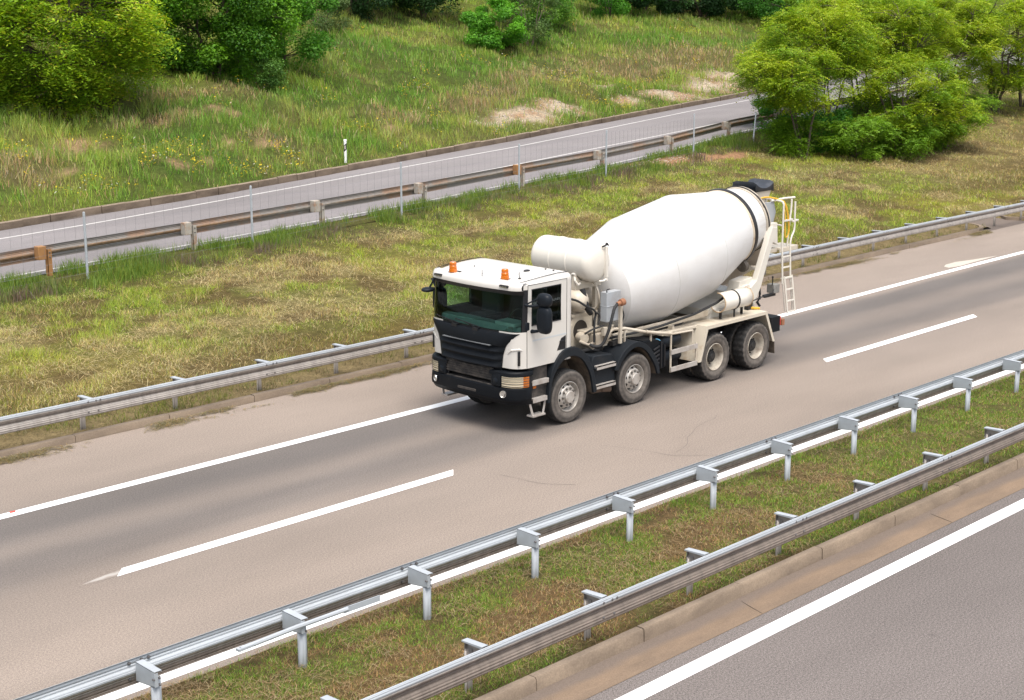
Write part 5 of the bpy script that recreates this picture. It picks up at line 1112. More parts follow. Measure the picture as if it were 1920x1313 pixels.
# ------------------------------------------------------------------ vegetation
rng = np.random.default_rng(7)
_f = np.array([0.7002988, 0.67779859, -0.2239881]); _r = np.array([0.69546915, -0.71855595, 0.0]); _u = np.array([0.16094798, 0.15577681, 0.97459188])
def in_view(P, mx=0.12, my=0.10):
    """keep what the photograph (and a small step aside) could show"""
    d_ = P-np.array([0, 0, CAM_H]); z_ = d_ @ _f; x_ = (d_ @ _r)/z_*2900/960; y_ = (d_ @ _u)/z_*2900/656
    return (z_ > 3) & (np.abs(x_) < 1+mx) & (np.abs(y_) < 1+my), z_
def blades(name, P, h, wd, lean, cols, mat, segs=1, kind='stuff', label=None, cat=None, droop=0.0):
    """P (n,3) roots; each blade a narrow tapering strip"""
    n = len(P); a = rng.uniform(0, 2*np.pi, n); ld = np.stack([np.cos(a), np.sin(a), 0*a], 1); b_ = rng.uniform(0, np.pi, n)
    sd = np.stack([np.cos(b_), np.sin(b_), 0*b_], 1)*wd[:, None]/2; top = P+ld*(lean*h)[:, None]+np.array([0, 0, 1.])*(h*np.sqrt(np.clip(1-lean**2, 0.05, 1)))[:, None]
    if segs == 1:
        V = np.stack([P-sd, P+sd, top], 1).reshape(-1, 3); F = np.arange(n*3).reshape(n, 3); C = np.repeat(cols, 3, 0)
    else:
        mid = P+(top-P)*0.55+np.array([0, 0, 1.])*(h*lean*0.22)[:, None]; top = top-np.array([0, 0, 1.])*(h*droop)[:, None]
        V = np.stack([P-sd, P+sd, mid-sd*0.75, mid+sd*0.75, top], 1).reshape(-1, 3); i = np.arange(n)[:, None]*5
        F = np.concatenate([i+np.array([[0, 1, 3]]), i+np.array([[0, 3, 2]]), i+np.array([[2, 3, 4]])]); C = np.repeat(cols, 5, 0)
    return V, F, C
def strips(P, L, wd, cols, tilt=0.15):
    n = len(P); a = rng.uniform(0, 2*np.pi, n); t = rng.normal(0, tilt, n); d_ = np.stack([np.cos(a), np.sin(a), t], 1)*L[:, None]/2
    s_ = np.stack([-np.sin(a), np.cos(a), 0*a], 1)*wd[:, None]/2; bend = np.array([0, 0, 1.])*(L*0.12)[:, None]
    V = np.stack([P-d_-s_*.4, P-d_+s_*.4, P-s_+bend, P+s_+bend, P+d_-s_*.3, P+d_+s_*.3], 1).reshape(-1, 3); i = np.arange(n)[:, None]*6
    F = np.concatenate([i+np.array([[0, 1, 3]]), i+np.array([[0, 3, 2]]), i+np.array([[2, 3, 5]]), i+np.array([[2, 5, 4]])]); return V, F, np.repeat(cols, 6, 0)
def join(name, parts, mat, label, cat='grass'):
    Vs, Fs, Cs, n = [], [], [], 0
    for V, F, C in parts: Vs.append(V); Fs.append(F+n); Cs.append(C); n += len(V)
    me = fast_mesh(name, np.concatenate(Vs), np.concatenate(Fs), mat, np.concatenate(Cs)); o = mesh_obj(name, me)
    return tag(o, label, cat, kind='stuff')
def scatter(n, x0, x1, ylo, yhi, zf, near=30.0, p=1.4, far=160):
    X = rng.uniform(x0, x1, n); t = rng.uniform(0, 1, n); lo = ylo(X); hi = yhi(X); Y = lo+(hi-lo)*t; P = np.stack([X, Y, zf(X, Y)+0*X], 1)
    k, z_ = in_view(P); k &= rng.uniform(0, 1, n) < np.clip(near/z_, 0, 1)**p
    k &= (z_ < far); return P[k], z_[k]
def jit(c, a=0.22, hue=0.10):
    n = len(c); v = rng.uniform(1-a, 1+a, n)[:, None]; h = rng.normal(0, hue, n)[:, None]
    return np.clip(c*v*np.concatenate([1+h, 1+0*h, 1-h], 1), 0.004, 0.9)

# mown slope between the motorway and the ramp
P, z_ = scatter(900000, 4, 110, lambda x: 24.56+cv(x, .5), lambda x: yfence(x)-0.15, zlawn, 33, 1.3)
dry, brn, yel, verge, earth = lawn_mask(P[:, 0], P[:, 1]); c = lawn_col(P[:, 0], P[:, 1])
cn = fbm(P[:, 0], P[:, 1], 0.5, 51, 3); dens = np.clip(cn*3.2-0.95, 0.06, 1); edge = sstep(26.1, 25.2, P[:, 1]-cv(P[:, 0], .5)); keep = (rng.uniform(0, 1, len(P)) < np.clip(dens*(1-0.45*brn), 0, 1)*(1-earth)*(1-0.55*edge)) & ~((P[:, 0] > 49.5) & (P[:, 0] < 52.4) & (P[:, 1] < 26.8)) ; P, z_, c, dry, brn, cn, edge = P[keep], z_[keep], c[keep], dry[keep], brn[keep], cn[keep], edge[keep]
sc = np.clip(z_/38, 0.9, 1.8)
green = mixc(np.tile((0.10, 0.175, 0.016), (len(P), 1)), (0.26, 0.285, 0.028), rng.uniform(0, 1, len(P)))
isdry = rng.uniform(0, 1, len(P)) < (0.10+0.55*dry+0.42*brn)
cc = np.where(isdry[:, None], mixc(np.tile((0.42, 0.335, 0.165), (len(P), 1)), (0.26, 0.19, 0.075), rng.uniform(0, 1, len(P))), c*0.45+green*0.7)
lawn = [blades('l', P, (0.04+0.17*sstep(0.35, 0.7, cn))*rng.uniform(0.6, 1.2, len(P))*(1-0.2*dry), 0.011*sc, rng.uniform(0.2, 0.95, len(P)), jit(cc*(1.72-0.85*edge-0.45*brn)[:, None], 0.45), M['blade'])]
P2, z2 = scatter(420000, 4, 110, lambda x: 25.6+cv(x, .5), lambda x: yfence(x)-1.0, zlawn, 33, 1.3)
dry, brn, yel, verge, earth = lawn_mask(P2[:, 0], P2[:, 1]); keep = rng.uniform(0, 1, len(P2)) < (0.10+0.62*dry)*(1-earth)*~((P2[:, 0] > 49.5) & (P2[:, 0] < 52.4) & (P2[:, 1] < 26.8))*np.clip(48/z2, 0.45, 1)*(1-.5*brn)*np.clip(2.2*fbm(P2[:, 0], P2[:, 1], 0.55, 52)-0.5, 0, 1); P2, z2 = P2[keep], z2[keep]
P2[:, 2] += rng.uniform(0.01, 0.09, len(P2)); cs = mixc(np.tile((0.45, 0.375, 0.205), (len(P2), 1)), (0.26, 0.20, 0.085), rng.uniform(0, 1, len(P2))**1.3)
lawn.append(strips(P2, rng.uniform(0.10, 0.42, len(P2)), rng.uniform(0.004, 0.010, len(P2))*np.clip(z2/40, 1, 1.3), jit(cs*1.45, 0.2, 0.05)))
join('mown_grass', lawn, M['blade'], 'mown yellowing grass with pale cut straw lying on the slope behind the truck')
# taller unmown fringe along the fence and the ramp rail
P, z_ = scatter(260000, 6, 75, lambda x: yfence(x)-1.5, lambda x: ypost(x)+0.15, lambda X, Y: np.where(Y < yfence(X), zlawn(X, Y), zr(X)), 42, 1.0)
t = P[:, 1]-yfence(P[:, 0]); _, _, _, _, earth = lawn_mask(P[:, 0], P[:, 1])
cl = fbm(P[:, 0], P[:, 1], 0.8, 53); keep = (rng.uniform(0, 1, len(P)) < np.clip(cl*3.0-1.05, 0, 1)*(1-earth)*sstep(-1.3, -0.4, t)*0.62); P, z_, cl, t = P[keep], z_[keep], cl[keep], t[keep]
br_ = sstep(0.46, 0.60, fbm(P[:, 0], P[:, 1], 1.3, 54))*sstep(0.35, -0.5, t)
c = mixc(mixc(np.tile((0.075, 0.165, 0.014), (len(P), 1)), (0.20, 0.26, 0.034), rng.uniform(0, 1, len(P))), (0.17, 0.115, 0.085), br_*(rng.uniform(0, 1, len(P)) < 0.85))
fr = [blades('f', P, rng.uniform(0.10, 0.40, len(P))*np.clip(cl*1.9-.1, 0.3, 1.1), 0.012*np.clip(z_/42, 1, 1.5), rng.uniform(0.05, 0.6, len(P)), jit(c*1.12, 0.3), M['blade'], 2, droop=0.05)]
join('fence_grass', fr, M['blade'], 'tall green and brown grass left growing along the wire fence')
# low grass under the far guardrail and swept litter along its kerb
X = np.concatenate([rng.uniform(6, 24, 26000), rng.uniform(34, 49, 14000)]); Y = 24.33+cv(X, .5)-np.abs(rng.normal(0, 0.13, len(X)))-0.02
den = fbm(X*0.8, Y*2, 0.9, 55); k = (rng.uniform(0, 1, len(X)) < np.clip(den*3.2-1.35, 0, 1)); X, Y = X[k], Y[k]; P = np.stack([X, Y, 0.008+0.05*rng.uniform(0, 1, len(X))*sstep(0.35, 0.05, 24.37+cv(X, .5)-Y)], 1); k, _ = in_view(P); P = P[k]
c = jit(mixc(np.tile((0.34, 0.26, 0.15), (len(P), 1)), (0.17, 0.15, 0.05), rng.uniform(0, 1, len(P))), 0.3)
join('kerb_litter', [strips(P, rng.uniform(0.05, 0.22, len(P)), rng.uniform(0.006, 0.014, len(P)), c)], M['blade'], 'dry grass clippings swept against the far kerb', 'grass litter')
# median
P, z_ = scatter(900000, 3, 62, lambda x: 11.56+0*x, lambda x: 14.53+0*x, lambda X, Y: zmed(Y), 17, 1.3)
c = med_col(P[:, 0], P[:, 1]); b_ = np.clip((c[:, 0]-0.12)/0.09, 0, 1); den = np.clip(2.3*fbm(P[:, 0], P[:, 1], 0.35, 56)-0.62, 0.02, 1)*sstep(0.0, 0.35, P[:, 1]-11.50+0.35*(fbm(P[:, 0], P[:, 1], 0.5, 57)-.3))
keep = rng.uniform(0, 1, len(P)) < den*(1-0.5*b_); P, z_, c, b_ = P[keep], z_[keep], c[keep], b_[keep]
isd = rng.uniform(0, 1, len(P)) < 0.24+0.6*b_; g_ = mixc(np.tile((0.10, 0.20, 0.016), (len(P), 1)), (0.20, 0.29, 0.03), rng.uniform(0, 1, len(P)))
cc = np.where(isd[:, None], mixc(np.tile((0.41, 0.30, 0.14), (len(P), 1)), (0.26, 0.145, 0.06), rng.uniform(0, 1, len(P))), g_)
md = [blades('m', P, rng.uniform(0.025, 0.085, len(P)), 0.0065*np.clip(z_/17, 0.9, 2), rng.uniform(0.3, 0.97, len(P)), jit(cc*1.25, 0.35), M['blade'])]
P2, z2 = scatter(160000, 3, 62, lambda x: 11.6+0*x, lambda x: 14.5+0*x, lambda X, Y: zmed(Y), 17, 1.3); k = rng.uniform(0, 1, len(P2)) < np.clip(2.6*fbm(P2[:, 0], P2[:, 1], 0.5, 58)-1.0, 0, 1)*0.8; P2 = P2[k]; P2[:, 2] += rng.uniform(0.005, 0.05, len(P2))
cs = mixc(np.tile((0.40, 0.31, 0.17), (len(P2), 1)), (0.24, 0.15, 0.07), rng.uniform(0, 1, len(P2))); md.append(strips(P2, rng.uniform(0.05, 0.22, len(P2)), rng.uniform(0.004, 0.008, len(P2)), jit(cs, 0.25, 0.05)))
join('median_grass', md, M['blade'], 'short patchy green and rust brown grass on the median between the two guardrails')
# meadow on the embankment
def zu(X, Y): return zup(X, Y)
P, z_ = scatter(900000, 8, 150, lambda x: ykerb(x)+0.11, lambda x: ykerb(x)+30, zu, 52, 1.25)
bare, pink, lush = up_mask(P[:, 0], P[:, 1]); d_ = P[:, 1]-ykerb(P[:, 0]); cl = 0.45*fbm(P[:, 0], P[:, 1], 0.9, 61)+0.55*fbm(P[:, 0], P[:, 1], 0.42, 65, 2); big = fbm(P[:, 0], P[:, 1], 3.2, 62)
keep = rng.uniform(0, 1, len(P)) < np.clip(cl*2.6-0.70, 0.04, 1)*(1-bare*0.97); P, z_, pink, lush, d_, cl, big = P[keep], z_[keep], pink[keep], lush[keep], d_[keep], cl[keep], big[keep]
h = (0.10+0.62*np.clip(cl*2.0-0.62, 0, 1)*np.clip(big*1.6, 0.3, 1.15))*sstep(-0.1, 1.0, d_)+0.06; h *= rng.uniform(0.6, 1.15, len(P))
c = up_col(P[:, 0], P[:, 1]); g_ = mixc(np.tile((0.060, 0.155, 0.012), (len(P), 1)), (0.175, 0.245, 0.030), rng.uniform(0, 1, len(P)))
c = c*0.75+g_*0.42*(0.6+0.8*cl)[:, None]; isd = rng.uniform(0, 1, len(P)) < 0.08+0.5*pink; c = np.where(isd[:, None], mixc(np.tile((0.34, 0.27, 0.145), (len(P), 1)), (0.23, 0.155, 0.095), rng.uniform(0, 1, len(P))), c)
mw = [blades('w', P, h, 0.016*np.clip(z_/52, 0.9, 2), rng.uniform(0.05, 0.65, len(P)), jit(c*np.array([1.75, 1.6, 1.6]), 0.3), M['blade'], 2, droop=0.06)]
join('meadow_grass', mw, M['blade'], 'tall wild grass with dry pinkish patches on the embankment above the ramp')
# yellow flowers and pale seed heads
X = rng.uniform(12, 110, 42000); Y = ykerb(X)+rng.uniform(0.3, 22, len(X))**1.0; fl_ = fbm(X, Y, 1.5, 63); ff = np.maximum(sstep(0.60, 0.72, fl_)*sstep(14, 1, Y-ykerb(X)), sstep(0.66, 0.76, fl_)*0.6)
k = (rng.uniform(0, 1, len(X)) < ff*0.75) & (patch(X, Y, BARE, .4) < 0.5); X, Y = X[k], Y[k]
nx = rng.integers(2, 6, len(X)); X = np.repeat(X, nx)+rng.normal(0, 0.10, nx.sum()); Y = np.repeat(Y, nx)+rng.normal(0, 0.10, nx.sum()); P = np.stack([X, Y, zup(X, Y)+rng.uniform(0.16, 0.42, len(X))], 1); k, z_ = in_view(P); P, z_ = P[k], z_[k]
c = jit(np.where((rng.uniform(0, 1, len(P)) < 0.88)[:, None], np.tile((0.62, 0.47, 0.02), (len(P), 1)), np.tile((0.55, 0.52, 0.42), (len(P), 1))), 0.2, 0.03)
V, F, C = strips(P, rng.uniform(0.05, 0.09, len(P)), rng.uniform(0.04, 0.075, len(P)), c, 0.4)
join('wild_flowers', [(V, F, C)], M['leaf'], 'small yellow wild flowers among the embankment grass', 'flowers')
# stones on the bare patches
X, Y = [], []
for (px, py, rx, ry) in BARE+EARTH[:1]:
    n_ = int(90*rx*ry)+8; X += list(px+rng.normal(0, rx*0.5, n_)); Y += list(py+rng.normal(0, ry*0.5, n_))
X, Y = np.array(X), np.array(Y); ok = (Y > ykerb(X)+0.3) | (Y < ypost(X)); X, Y = X[ok], Y[ok]; n = len(X)
P = np.stack([X, Y, np.where(Y > ykerb(X), zup(X, Y), np.where(Y < yfence(X), zlawn(X, Y), zr(X)-0.02))], 1); oct_ = np.array([[1, 0, 0], [0, 1, 0], [-1, 0, 0], [0, -1, 0], [0, 0, .7], [0, 0, -.7]]); sz = rng.uniform(0.015, 0.06, n)**1.0
V = (P[:, None]+oct_[None]*sz[:, None, None]*rng.uniform(0.6, 1.4, (n, 6, 1))).reshape(-1, 3); i = np.arange(n)[:, None]*6
F = np.concatenate([i+np.array([t_]) for t_ in ((0, 1, 4), (1, 2, 4), (2, 3, 4), (3, 0, 4), (1, 0, 5), (2, 1, 5), (3, 2, 5), (0, 3, 5))]); c = jit(np.tile((0.42, 0.36, 0.29), (n, 1)), 0.35, 0.05)
join('gravel', [(V, F, np.repeat(c, 6, 0))], M['soil'], 'pale stones scattered on the bare earth patches', 'gravel')

# ------------------------------------------------------------------ trees and bushes
def leaves(cen, nrm, size, cols, asp=0.5):
    n = len(cen); a = rng.normal(0, 1, (n, 3)); a -= nrm*(a*nrm).sum(1)[:, None]; a /= np.linalg.norm(a, axis=1)[:, None]+1e-9; b_ = np.cross(nrm, a)
    a = a*size[:, None]*0.5; b_ = b_*size[:, None]*0.5*asp
    V = np.stack([cen-a, cen+b_, cen+a, cen-b_], 1).reshape(-1, 3); F = np.arange(n*4).reshape(n, 4); return V, F, np.repeat(cols, 4, 0)
def unit(n): v = rng.normal(0, 1, (n, 3)); return v/np.linalg.norm(v, axis=1)[:, None]
def make_tree(name, label, cat, loc, H, rx, ry, nclump, nleaf, lsize, colA, colB, stems=3, base=0.25, flat=0.6, crad=0.55, style='broad', stem_r=0.06, colC=None, group=None, gap=0.0, spread=0.25, bark='bark', bright=1.4, skew=(0, 0)):
    """several leaning stems, limbs to every leaf clump, leaf-sized faces spread through the clumps"""
    g = empty(name, loc); tag(g, label, cat, group)
    # clump centres inside an ellipsoid crown, more of them near its skin
    cz = H*(base+(1-base)/2); rz = H*(1-base)/2; u = unit(nclump); rad = rng.uniform(0.35, 1, nclump)**0.45
    cc = u*rad[:, None]*np.array([rx, ry, rz])*np.array([1, 1, 1]); cc[:, 2] += cz; cc[:, 0] += skew[0]*cc[:, 2]; cc[:, 1] += skew[1]*cc[:, 2]
    lump = 1+0.35*np.sin(3*np.arctan2(u[:, 1], u[:, 0])+rng.uniform(0, 6)+4*u[:, 2]); cc[:, :2] *= lump[:, None]*0.5+0.5
    st = []
    tk = MB()
    for s_ in range(stems):
        a = 2*math.pi*s_/stems+rng.uniform(0, 1.5); top = np.array([math.cos(a)*rx*spread*1.6+skew[0]*H*.7, math.sin(a)*ry*spread*1.6+skew[1]*H*.7, H*rng.uniform(0.62, 0.85)]); b0 = np.array([math.cos(a)*0.10*(stems > 1), math.sin(a)*0.10*(stems > 1), -0.15])
        pts = [b0+(top-b0)*t_+np.array([rng.normal(0, 0.05), rng.normal(0, 0.05), 0])*H*0.25*(0 < t_ < 1) for t_ in (0, .2, .4, .6, .8, 1.0)]; st.append(pts)
        tk.tube(pts, [stem_r*(1-0.75*t_) for t_ in (0, .2, .4, .6, .8, 1.0)], 7)
    for c_ in cc:
        best = None
        for pts in st:
            for q_ in pts[1:]:
                dd = np.linalg.norm(np.array(q_)-c_)+1.2*max(0, q_[2]-c_[2]); 
                if best is None or dd < best[0]: best = (dd, q_)
        q_ = np.array(best[1]); m_ = (q_+c_)/2+rng.normal(0, 0.06, 3)*best[0]+np.array([0, 0, 0.08*best[0]])
        tk.tube([q_, m_, c_], [stem_r*0.38, stem_r*0.25, stem_r*0.1], 5, caps=False)
        for k_ in range(2): e_ = c_+unit(1)[0]*crad*0.8*np.array([1, 1, flat]); tk.tube([m_+(c_-m_)*0.5, e_], [stem_r*0.14, stem_r*0.06], 4, caps=False)
    tk.build('trunk', M[bark], g, smooth=60)
    # leaves
    per = rng.multinomial(nleaf, rng.dirichlet(np.full(nclump, 3.0))); ci = np.repeat(np.arange(nclump), per); n = len(ci)
    cr = crad*rng.uniform(0.65, 1.25, nclump); v = unit(n)*(rng.uniform(0, 1, n)**0.42)[:, None]*np.array([1, 1, flat])
    ctone = rng.uniform(0, 1, nclump)
    if style == 'broad':
        cen = cc[ci]+v*cr[ci][:, None]; nr = unit(n)*0.75+np.array([0, 0, 0.8])+v*0.5; nr /= np.linalg.norm(nr, axis=1)[:, None]; sz = lsize*rng.uniform(0.6, 1.25, n); asp = 0.6; ti = ctone[ci]
    else:                          # pinnate sprays: a short drooping row of leaflets
        m = n//9; ci = ci[rng.permutation(n)[:m]]; v = unit(m)*(rng.uniform(0, 1, m)**0.45)[:, None]*np.array([1, 1, flat]); root = cc[ci]+v*cr[ci][:, None]
        dr_ = unit(m)*np.array([1, 1, 0.35])+v*0.9; dr_[:, 2] -= 0.15; dr_ /= np.linalg.norm(dr_, axis=1)[:, None]; L_ = lsize*rng.uniform(3.2, 5.2, m); t_ = np.linspace(0.1, 1, 9)
        cen = root[:, None]+dr_[:, None]*(L_[:, None]*t_[None])[..., None]; cen[..., 2] -= (L_[:, None]*0.30*t_[None]**2); sdv = np.cross(dr_, np.array([0, 0, 1.])); sdv /= np.linalg.norm(sdv, axis=1)[:, None]+1e-9
        sg_ = np.where(np.arange(9) % 2 == 0, 1, -1)*0.38; cen = cen+sdv[:, None]*(sg_[None, :, None]*lsize); cen = cen.reshape(-1, 3); n = len(cen)
        nr = np.repeat(np.array([0, 0, 1.0])+0.45*unit(m), 9, 0)+unit(n)*0.35; nr /= np.linalg.norm(nr, axis=1)[:, None]; sz = lsize*rng.uniform(0.7, 1.2, n); asp = 0.36 if lsize > 0.15 else 0.5; ti = np.repeat(ctone[ci], 9)
    cols = mixc(np.tile(colA, (n, 1)), colB, np.clip(ti*0.6+rng.uniform(-0.1, 0.5, n), 0, 1))
    if colC is not None: cols = np.where((rng.uniform(0, 1, n) < 0.09*np.clip(ti*2, 0, 1.6))[:, None], np.array(colC), cols)
    V, F, C = leaves(cen, nr, sz, jit(cols*bright, 0.30, 0.06), asp)
    mesh_obj('crown', fast_mesh('crown', V, F, M['leaf'], C), g)
    return g
def zg(x, y): return float(zup(np.array([float(x)]), np.array([float(y)]))[0])
def zw(x, y): return float(zlawn(np.array([float(x)]), np.array([float(y)]))[0]) if y < yfence(x) else float(zr(x))
YG_A, YG_B, YG_C = (0.095, 0.19, 0.006), (0.27, 0.37, 0.010), (0.32, 0.30, 0.02)
DG_A, DG_B = (0.024, 0.10, 0.004), (0.14, 0.31, 0.008)
MG_A, MG_B = (0.030, 0.105, 0.008), (0.095, 0.215, 0.014)
RB_A, RB_B = (0.085, 0.19, 0.005), (0.31, 0.385, 0.008)
def up(x, y): return (x, y, zg(x, y))
def lw(x, y): return (x, y, zw(x, y))
make_tree('ash_tree', 'yellow green tree with drooping low branches at the upper left corner', 'tree', up(31.3, 54.6), 6.6, 4.1, 3.6, 170, 80000, 0.19, YG_A, YG_B, 1, 0.0, 0.5, 0.46, 'pinnate', 0.13, YG_C, spread=0.1, bright=1.55)
make_tree('ash_tree', 'yellow green tree cut by the left edge, behind the drooping one', 'tree', up(30.2, 59.5), 7.0, 3.2, 3.2, 80, 42000, 0.17, YG_A, YG_B, 2, 0.1, 0.6, 0.7, 'pinnate', 0.12, YG_C, bright=1.45)
make_tree('leafy_tree', 'dense deep green tree beside the yellow green one', 'tree', up(41.0, 58.0), 7.4, 3.5, 3.2, 130, 105000, 0.135, DG_A, DG_B, 3, -0.05, 0.7, 0.95, 'broad', 0.09)
make_tree('leafy_tree', 'deep green tree partly hidden between two upper left trees', 'tree', up(38.0, 60.0), 8.0, 3.6, 3.2, 90, 60000, 0.16, DG_A, DG_B, 3, -0.05, 0.75, 1.0, 'broad', 0.09)
make_tree('leafy_tree', 'lighter green tree at the right end of the upper left thicket', 'tree', up(45.6, 59.2), 6.4, 2.7, 2.6, 80, 56000, 0.13, (0.035, 0.135, 0.008), (0.115, 0.29, 0.016), 3, -0.05, 0.75, 0.8, 'broad', 0.07)
make_tree('bush', 'small upright green bush at the foot of the deep green tree', 'bush', up(41.7, 54.9), 1.9, 0.55, 0.6, 14, 5000, 0.09, (0.04, 0.11, 0.012), (0.10, 0.20, 0.02), 2, 0.0, 0.9, 0.35, 'broad', 0.02)
make_tree('bush', 'grey green bush right of the upper left thicket', 'bush', up(53.0, 65.4), 2.6, 1.6, 1.6, 22, 9000, 0.10, (0.045, 0.09, 0.02), (0.10, 0.15, 0.035), 3, 0.0, 0.8, 0.55, 'broad', 0.03)
make_tree('leafy_tree', 'left of two near black green trees at the top edge', 'tree', up(61.0, 71.8), 5.5, 3.6, 2.6, 60, 40000, 0.15, (0.008, 0.035, 0.008), (0.03, 0.085, 0.012), 3, 0.0, 0.8, 0.75, 'broad', 0.08)
make_tree('leafy_tree', 'right of two near black green trees at the top edge', 'tree', up(67.0, 72.6), 5.5, 3.6, 2.6, 60, 40000, 0.15, (0.009, 0.038, 0.008), (0.035, 0.095, 0.013), 3, 0.0, 0.8, 0.75, 'broad', 0.08)
make_tree('bush', 'vivid green rounded bush in the middle of the embankment', 'bush', up(64.0, 63.2), 3.3, 1.7, 1.5, 46, 24000, 0.12, (0.045, 0.165, 0.006), (0.13, 0.34, 0.012), 4, 0.0, 0.7, 0.55, 'broad', 0.035)
make_tree('bush', 'dull green bush grown through with bare grey twigs', 'bush', up(67.2, 63.6), 4.0, 1.7, 1.6, 30, 8000, 0.12, (0.035, 0.085, 0.014), (0.085, 0.14, 0.025), 6, 0.0, 0.8, 0.6, 'broad', 0.045, spread=0.35, bark='dry_twig')
make_tree('bush', 'tall loose green bush behind the twiggy one', 'bush', up(73.8, 69.0), 4.6, 3.2, 2.4, 50, 30000, 0.13, (0.045, 0.13, 0.010), (0.13, 0.27, 0.02), 4, 0.0, 0.8, 0.75, 'broad', 0.05)
make_tree('bush', 'rounded dark green bush at the top, right of centre', 'bush', up(84.0, 71.8), 4.4, 2.7, 2.3, 36, 20000, 0.14, (0.03, 0.125, 0.008), (0.09, 0.26, 0.014), 4, 0.0, 0.8, 0.7, 'broad', 0.05)
make_tree('leafy_tree', 'dark green tree at the top between two rounded bushes', 'tree', up(91.5, 75.0), 5.5, 4.4, 3.0, 64, 38000, 0.18, (0.008, 0.038, 0.008), (0.03, 0.09, 0.012), 4, 0.0, 0.8, 0.9, 'broad', 0.09)
make_tree('leafy_tree', 'dark green tree behind the ramp at the top edge', 'tree', up(99.5, 75.5), 5.5, 4.4, 3.0, 64, 38000, 0.18, (0.008, 0.036, 0.008), (0.03, 0.088, 0.012), 4, 0.0, 0.8, 0.9, 'broad', 0.09)
make_tree('leafy_tree', 'mid green tree at the top edge, left of the roadside thicket', 'tree', up(107.0, 75.0), 5.5, 4.2, 3.0, 60, 34000, 0.18, (0.022, 0.10, 0.008), (0.07, 0.21, 0.014), 4, 0.0, 0.8, 0.9, 'broad', 0.09)
for i, (x, y, hh, rr, kd) in enumerate([(58, 80, 7, 4, 0), (69, 82, 7, 4.5, 1), (80, 82, 6.5, 4.2, 2), (91, 86, 7, 5, 0), (104, 86, 7, 5, 1), (118, 84, 7, 5.5, 2), (132, 86, 8, 6, 1), (128, 74, 5, 4, 2)]):
    make_tree('background_tree', ['deep green tree in the far row at the top of the picture', 'mid green tree in the far row at the top of the picture', 'fresh green tree in the far row at the top of the picture'][kd], 'tree', up(x, y), hh, rr, rr*0.8, 40, 16000, 0.22, [DG_A, MG_A, (0.04, 0.10, 0.014)][kd], [DG_B, MG_B, (0.10, 0.19, 0.025)][kd], 3, 0.0, 0.8, 1.1, 'broad', 0.1, group='far row of trees at the top')
# locust thicket on the slope at the right
RG = 'small locust trees beside the ramp'
for (lab, x, y, hh, rx, nc, nl, sk, st, base_) in [
    ('slim locust tree at the left end of the thicket, one thin trunk before the ramp', 61.0, 42.6, 3.9, 1.45, 20, 14000, (0.0, 0.0), 1, 0.45),
    ('locust tree with splayed brown stems at the front left of the thicket', 54.4, 35.9, 4.6, 1.7, 26, 17000, (0.12, 0.18), 3, 0.42),
    ('tall locust tree in the middle of the thicket', 58.3, 37.4, 6.1, 2.5, 52, 30000, (0.0, 0.12), 4, 0.44),
    ('wide locust tree at the right front of the thicket', 60.6, 34.7, 4.4, 2.1, 40, 24000, (0.03, 0.0), 4, 0.08),
    ('tall locust tree behind the front right one', 65.5, 38.2, 6.3, 2.7, 56, 32000, (0.0, 0.10), 4, 0.42),
    ('low locust tree spreading at the right tip of the thicket', 63.6, 34.6, 3.0, 1.5, 22, 12000, (0.05, -0.05), 3, 0.08),
    ('tall locust tree at the back of the thicket, its crown above the ramp', 67.5, 41.2, 6.8, 2.7, 54, 30000, (0.0, 0.06), 4, 0.40),
    ('locust tree filling the gap between thicket and dark trunks', 73.6, 40.4, 6.2, 2.8, 52, 28000, (0.0, 0.02), 4, 0.25),
    ('locust tree leaning over the ramp behind the thicket', 71.0, 42.5, 5.6, 2.3, 40, 22000, (0.0, 0.05), 3, 0.4)]:
    make_tree('locust_tree', lab, 'tree', lw(x, y), hh, rx*1.22, rx*1.05, int(nc*1.8), int(nl*2.1), 0.105, RB_A, RB_B, st, base_, 0.50, 0.48, 'pinnate', 0.06, (0.28, 0.31, 0.02), RG, skew=sk, spread=0.3, bright=1.28)
make_tree('locust_tree', 'locust tree with a cluster of dark trunks near the right edge', 'tree', lw(78.2, 39.6), 6.8, 3.0, 2.8, 90, 60000, 0.115, RB_A, RB_B, 5, 0.16, 0.5, 0.6, 'pinnate', 0.085, (0.28, 0.31, 0.02), RG, bright=1.4)
make_tree('locust_tree', 'locust tree cut by the right edge', 'tree', lw(82.5, 40.2), 6.6, 2.6, 2.6, 70, 46000, 0.115, RB_A, RB_B, 4, 0.12, 0.5, 0.6, 'pinnate', 0.08, (0.28, 0.31, 0.02), RG, bright=1.4)
make_tree('bush', 'low deep green undergrowth bush under the locust trees', 'bush', lw(57.2, 36.6), 1.6, 2.0, 1.2, 26, 10000, 0.10, (0.025, 0.12, 0.008), (0.075, 0.23, 0.014), 3, 0.0, 0.7, 0.5, 'broad', 0.03)
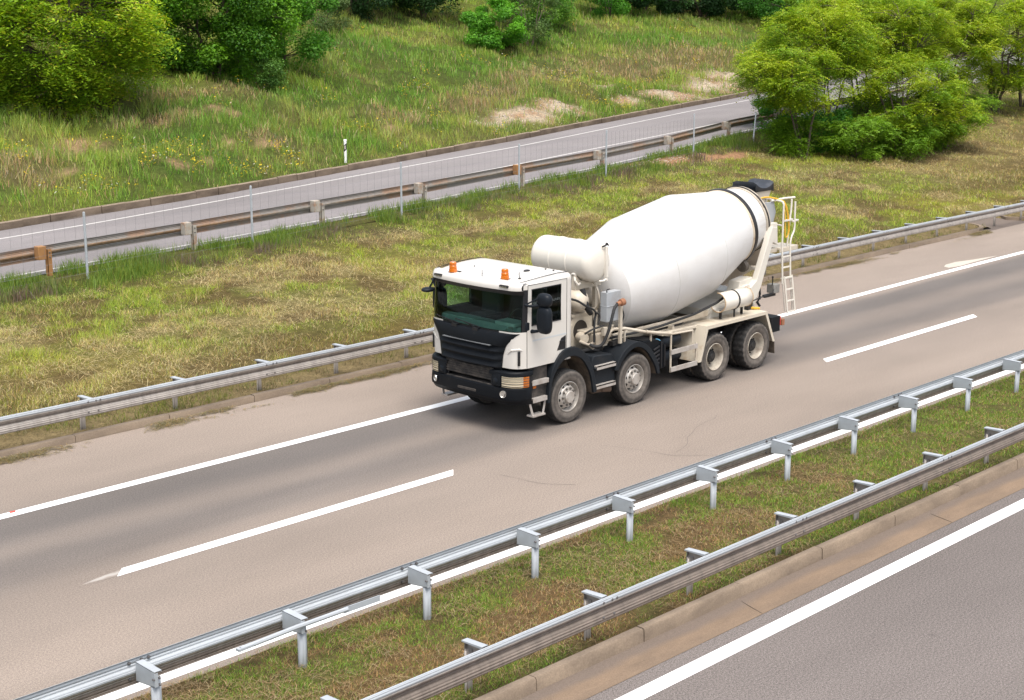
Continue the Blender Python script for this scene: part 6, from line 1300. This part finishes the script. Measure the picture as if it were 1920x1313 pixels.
make_tree('bush', 'low deep green bush at the foot of the slim locust tree', 'bush', lw(59.5, 40.6), 1.7, 1.3, 1.1, 20, 8000, 0.10, (0.025, 0.12, 0.008), (0.075, 0.23, 0.014), 3, 0.0, 0.7, 0.5, 'broad', 0.03)
for (lab, x, y, hh, rr, nc, nl) in [
    ('bright green tree beyond the ramp, left one behind the thicket', 98.5, 63.6, 6.0, 3.6, 60, 30000),
    ('bright green tree beyond the ramp, middle one behind the thicket', 112.0, 66.5, 6.5, 4.2, 64, 30000),
    ('bright green tree beyond the ramp at the upper right corner', 127.0, 69.6, 6.5, 4.8, 64, 28000),
    ('deep green tree beyond the ramp, peeking over the thicket', 102.5, 69.4, 6.5, 3.8, 60, 30000)]:
    dk = lab.startswith('deep')
    make_tree('roadside_tree', lab, 'tree', up(x, y), hh, rr, rr*0.8, nc, nl, 0.17, (0.025, 0.11, 0.008) if dk else (0.06, 0.16, 0.008), (0.08, 0.23, 0.014) if dk else (0.20, 0.31, 0.014), 3, 0.0, 0.6, 0.95, 'broad', 0.08, group='trees beyond the ramp at the right')
for (lab, x, y, hh, rr, nc, nl) in [
    ('low locust shrub at the left front foot of the thicket', 54.9, 36.6, 1.6, 1.2, 24, 15000),
    ('low locust shrub at the middle front foot of the thicket', 56.9, 34.9, 1.7, 1.5, 30, 20000),
    ('low locust shrub at the right front foot of the thicket', 59.2, 34.3, 1.9, 1.4, 28, 18000),
    ('low locust shrub right under the spreading locust tree', 62.4, 34.8, 2.0, 1.5, 26, 16000),
    ('locust shrub against the ramp rail behind the thicket', 66.5, 40.0, 1.6, 1.8, 30, 17000),
    ('locust shrub between the thicket and the dark trunked tree', 74.0, 39.6, 1.8, 1.9, 28, 15000)]:
    make_tree('locust_shrub', lab, 'shrub', lw(x, y), hh, rr, rr*0.85, nc, nl, 0.10, RB_A, (0.17, 0.30, 0.012), 4, 0.0, 0.4, 0.5, 'pinnate', 0.025, bright=1.2, group='low shrubs of the locust thicket', spread=0.4)
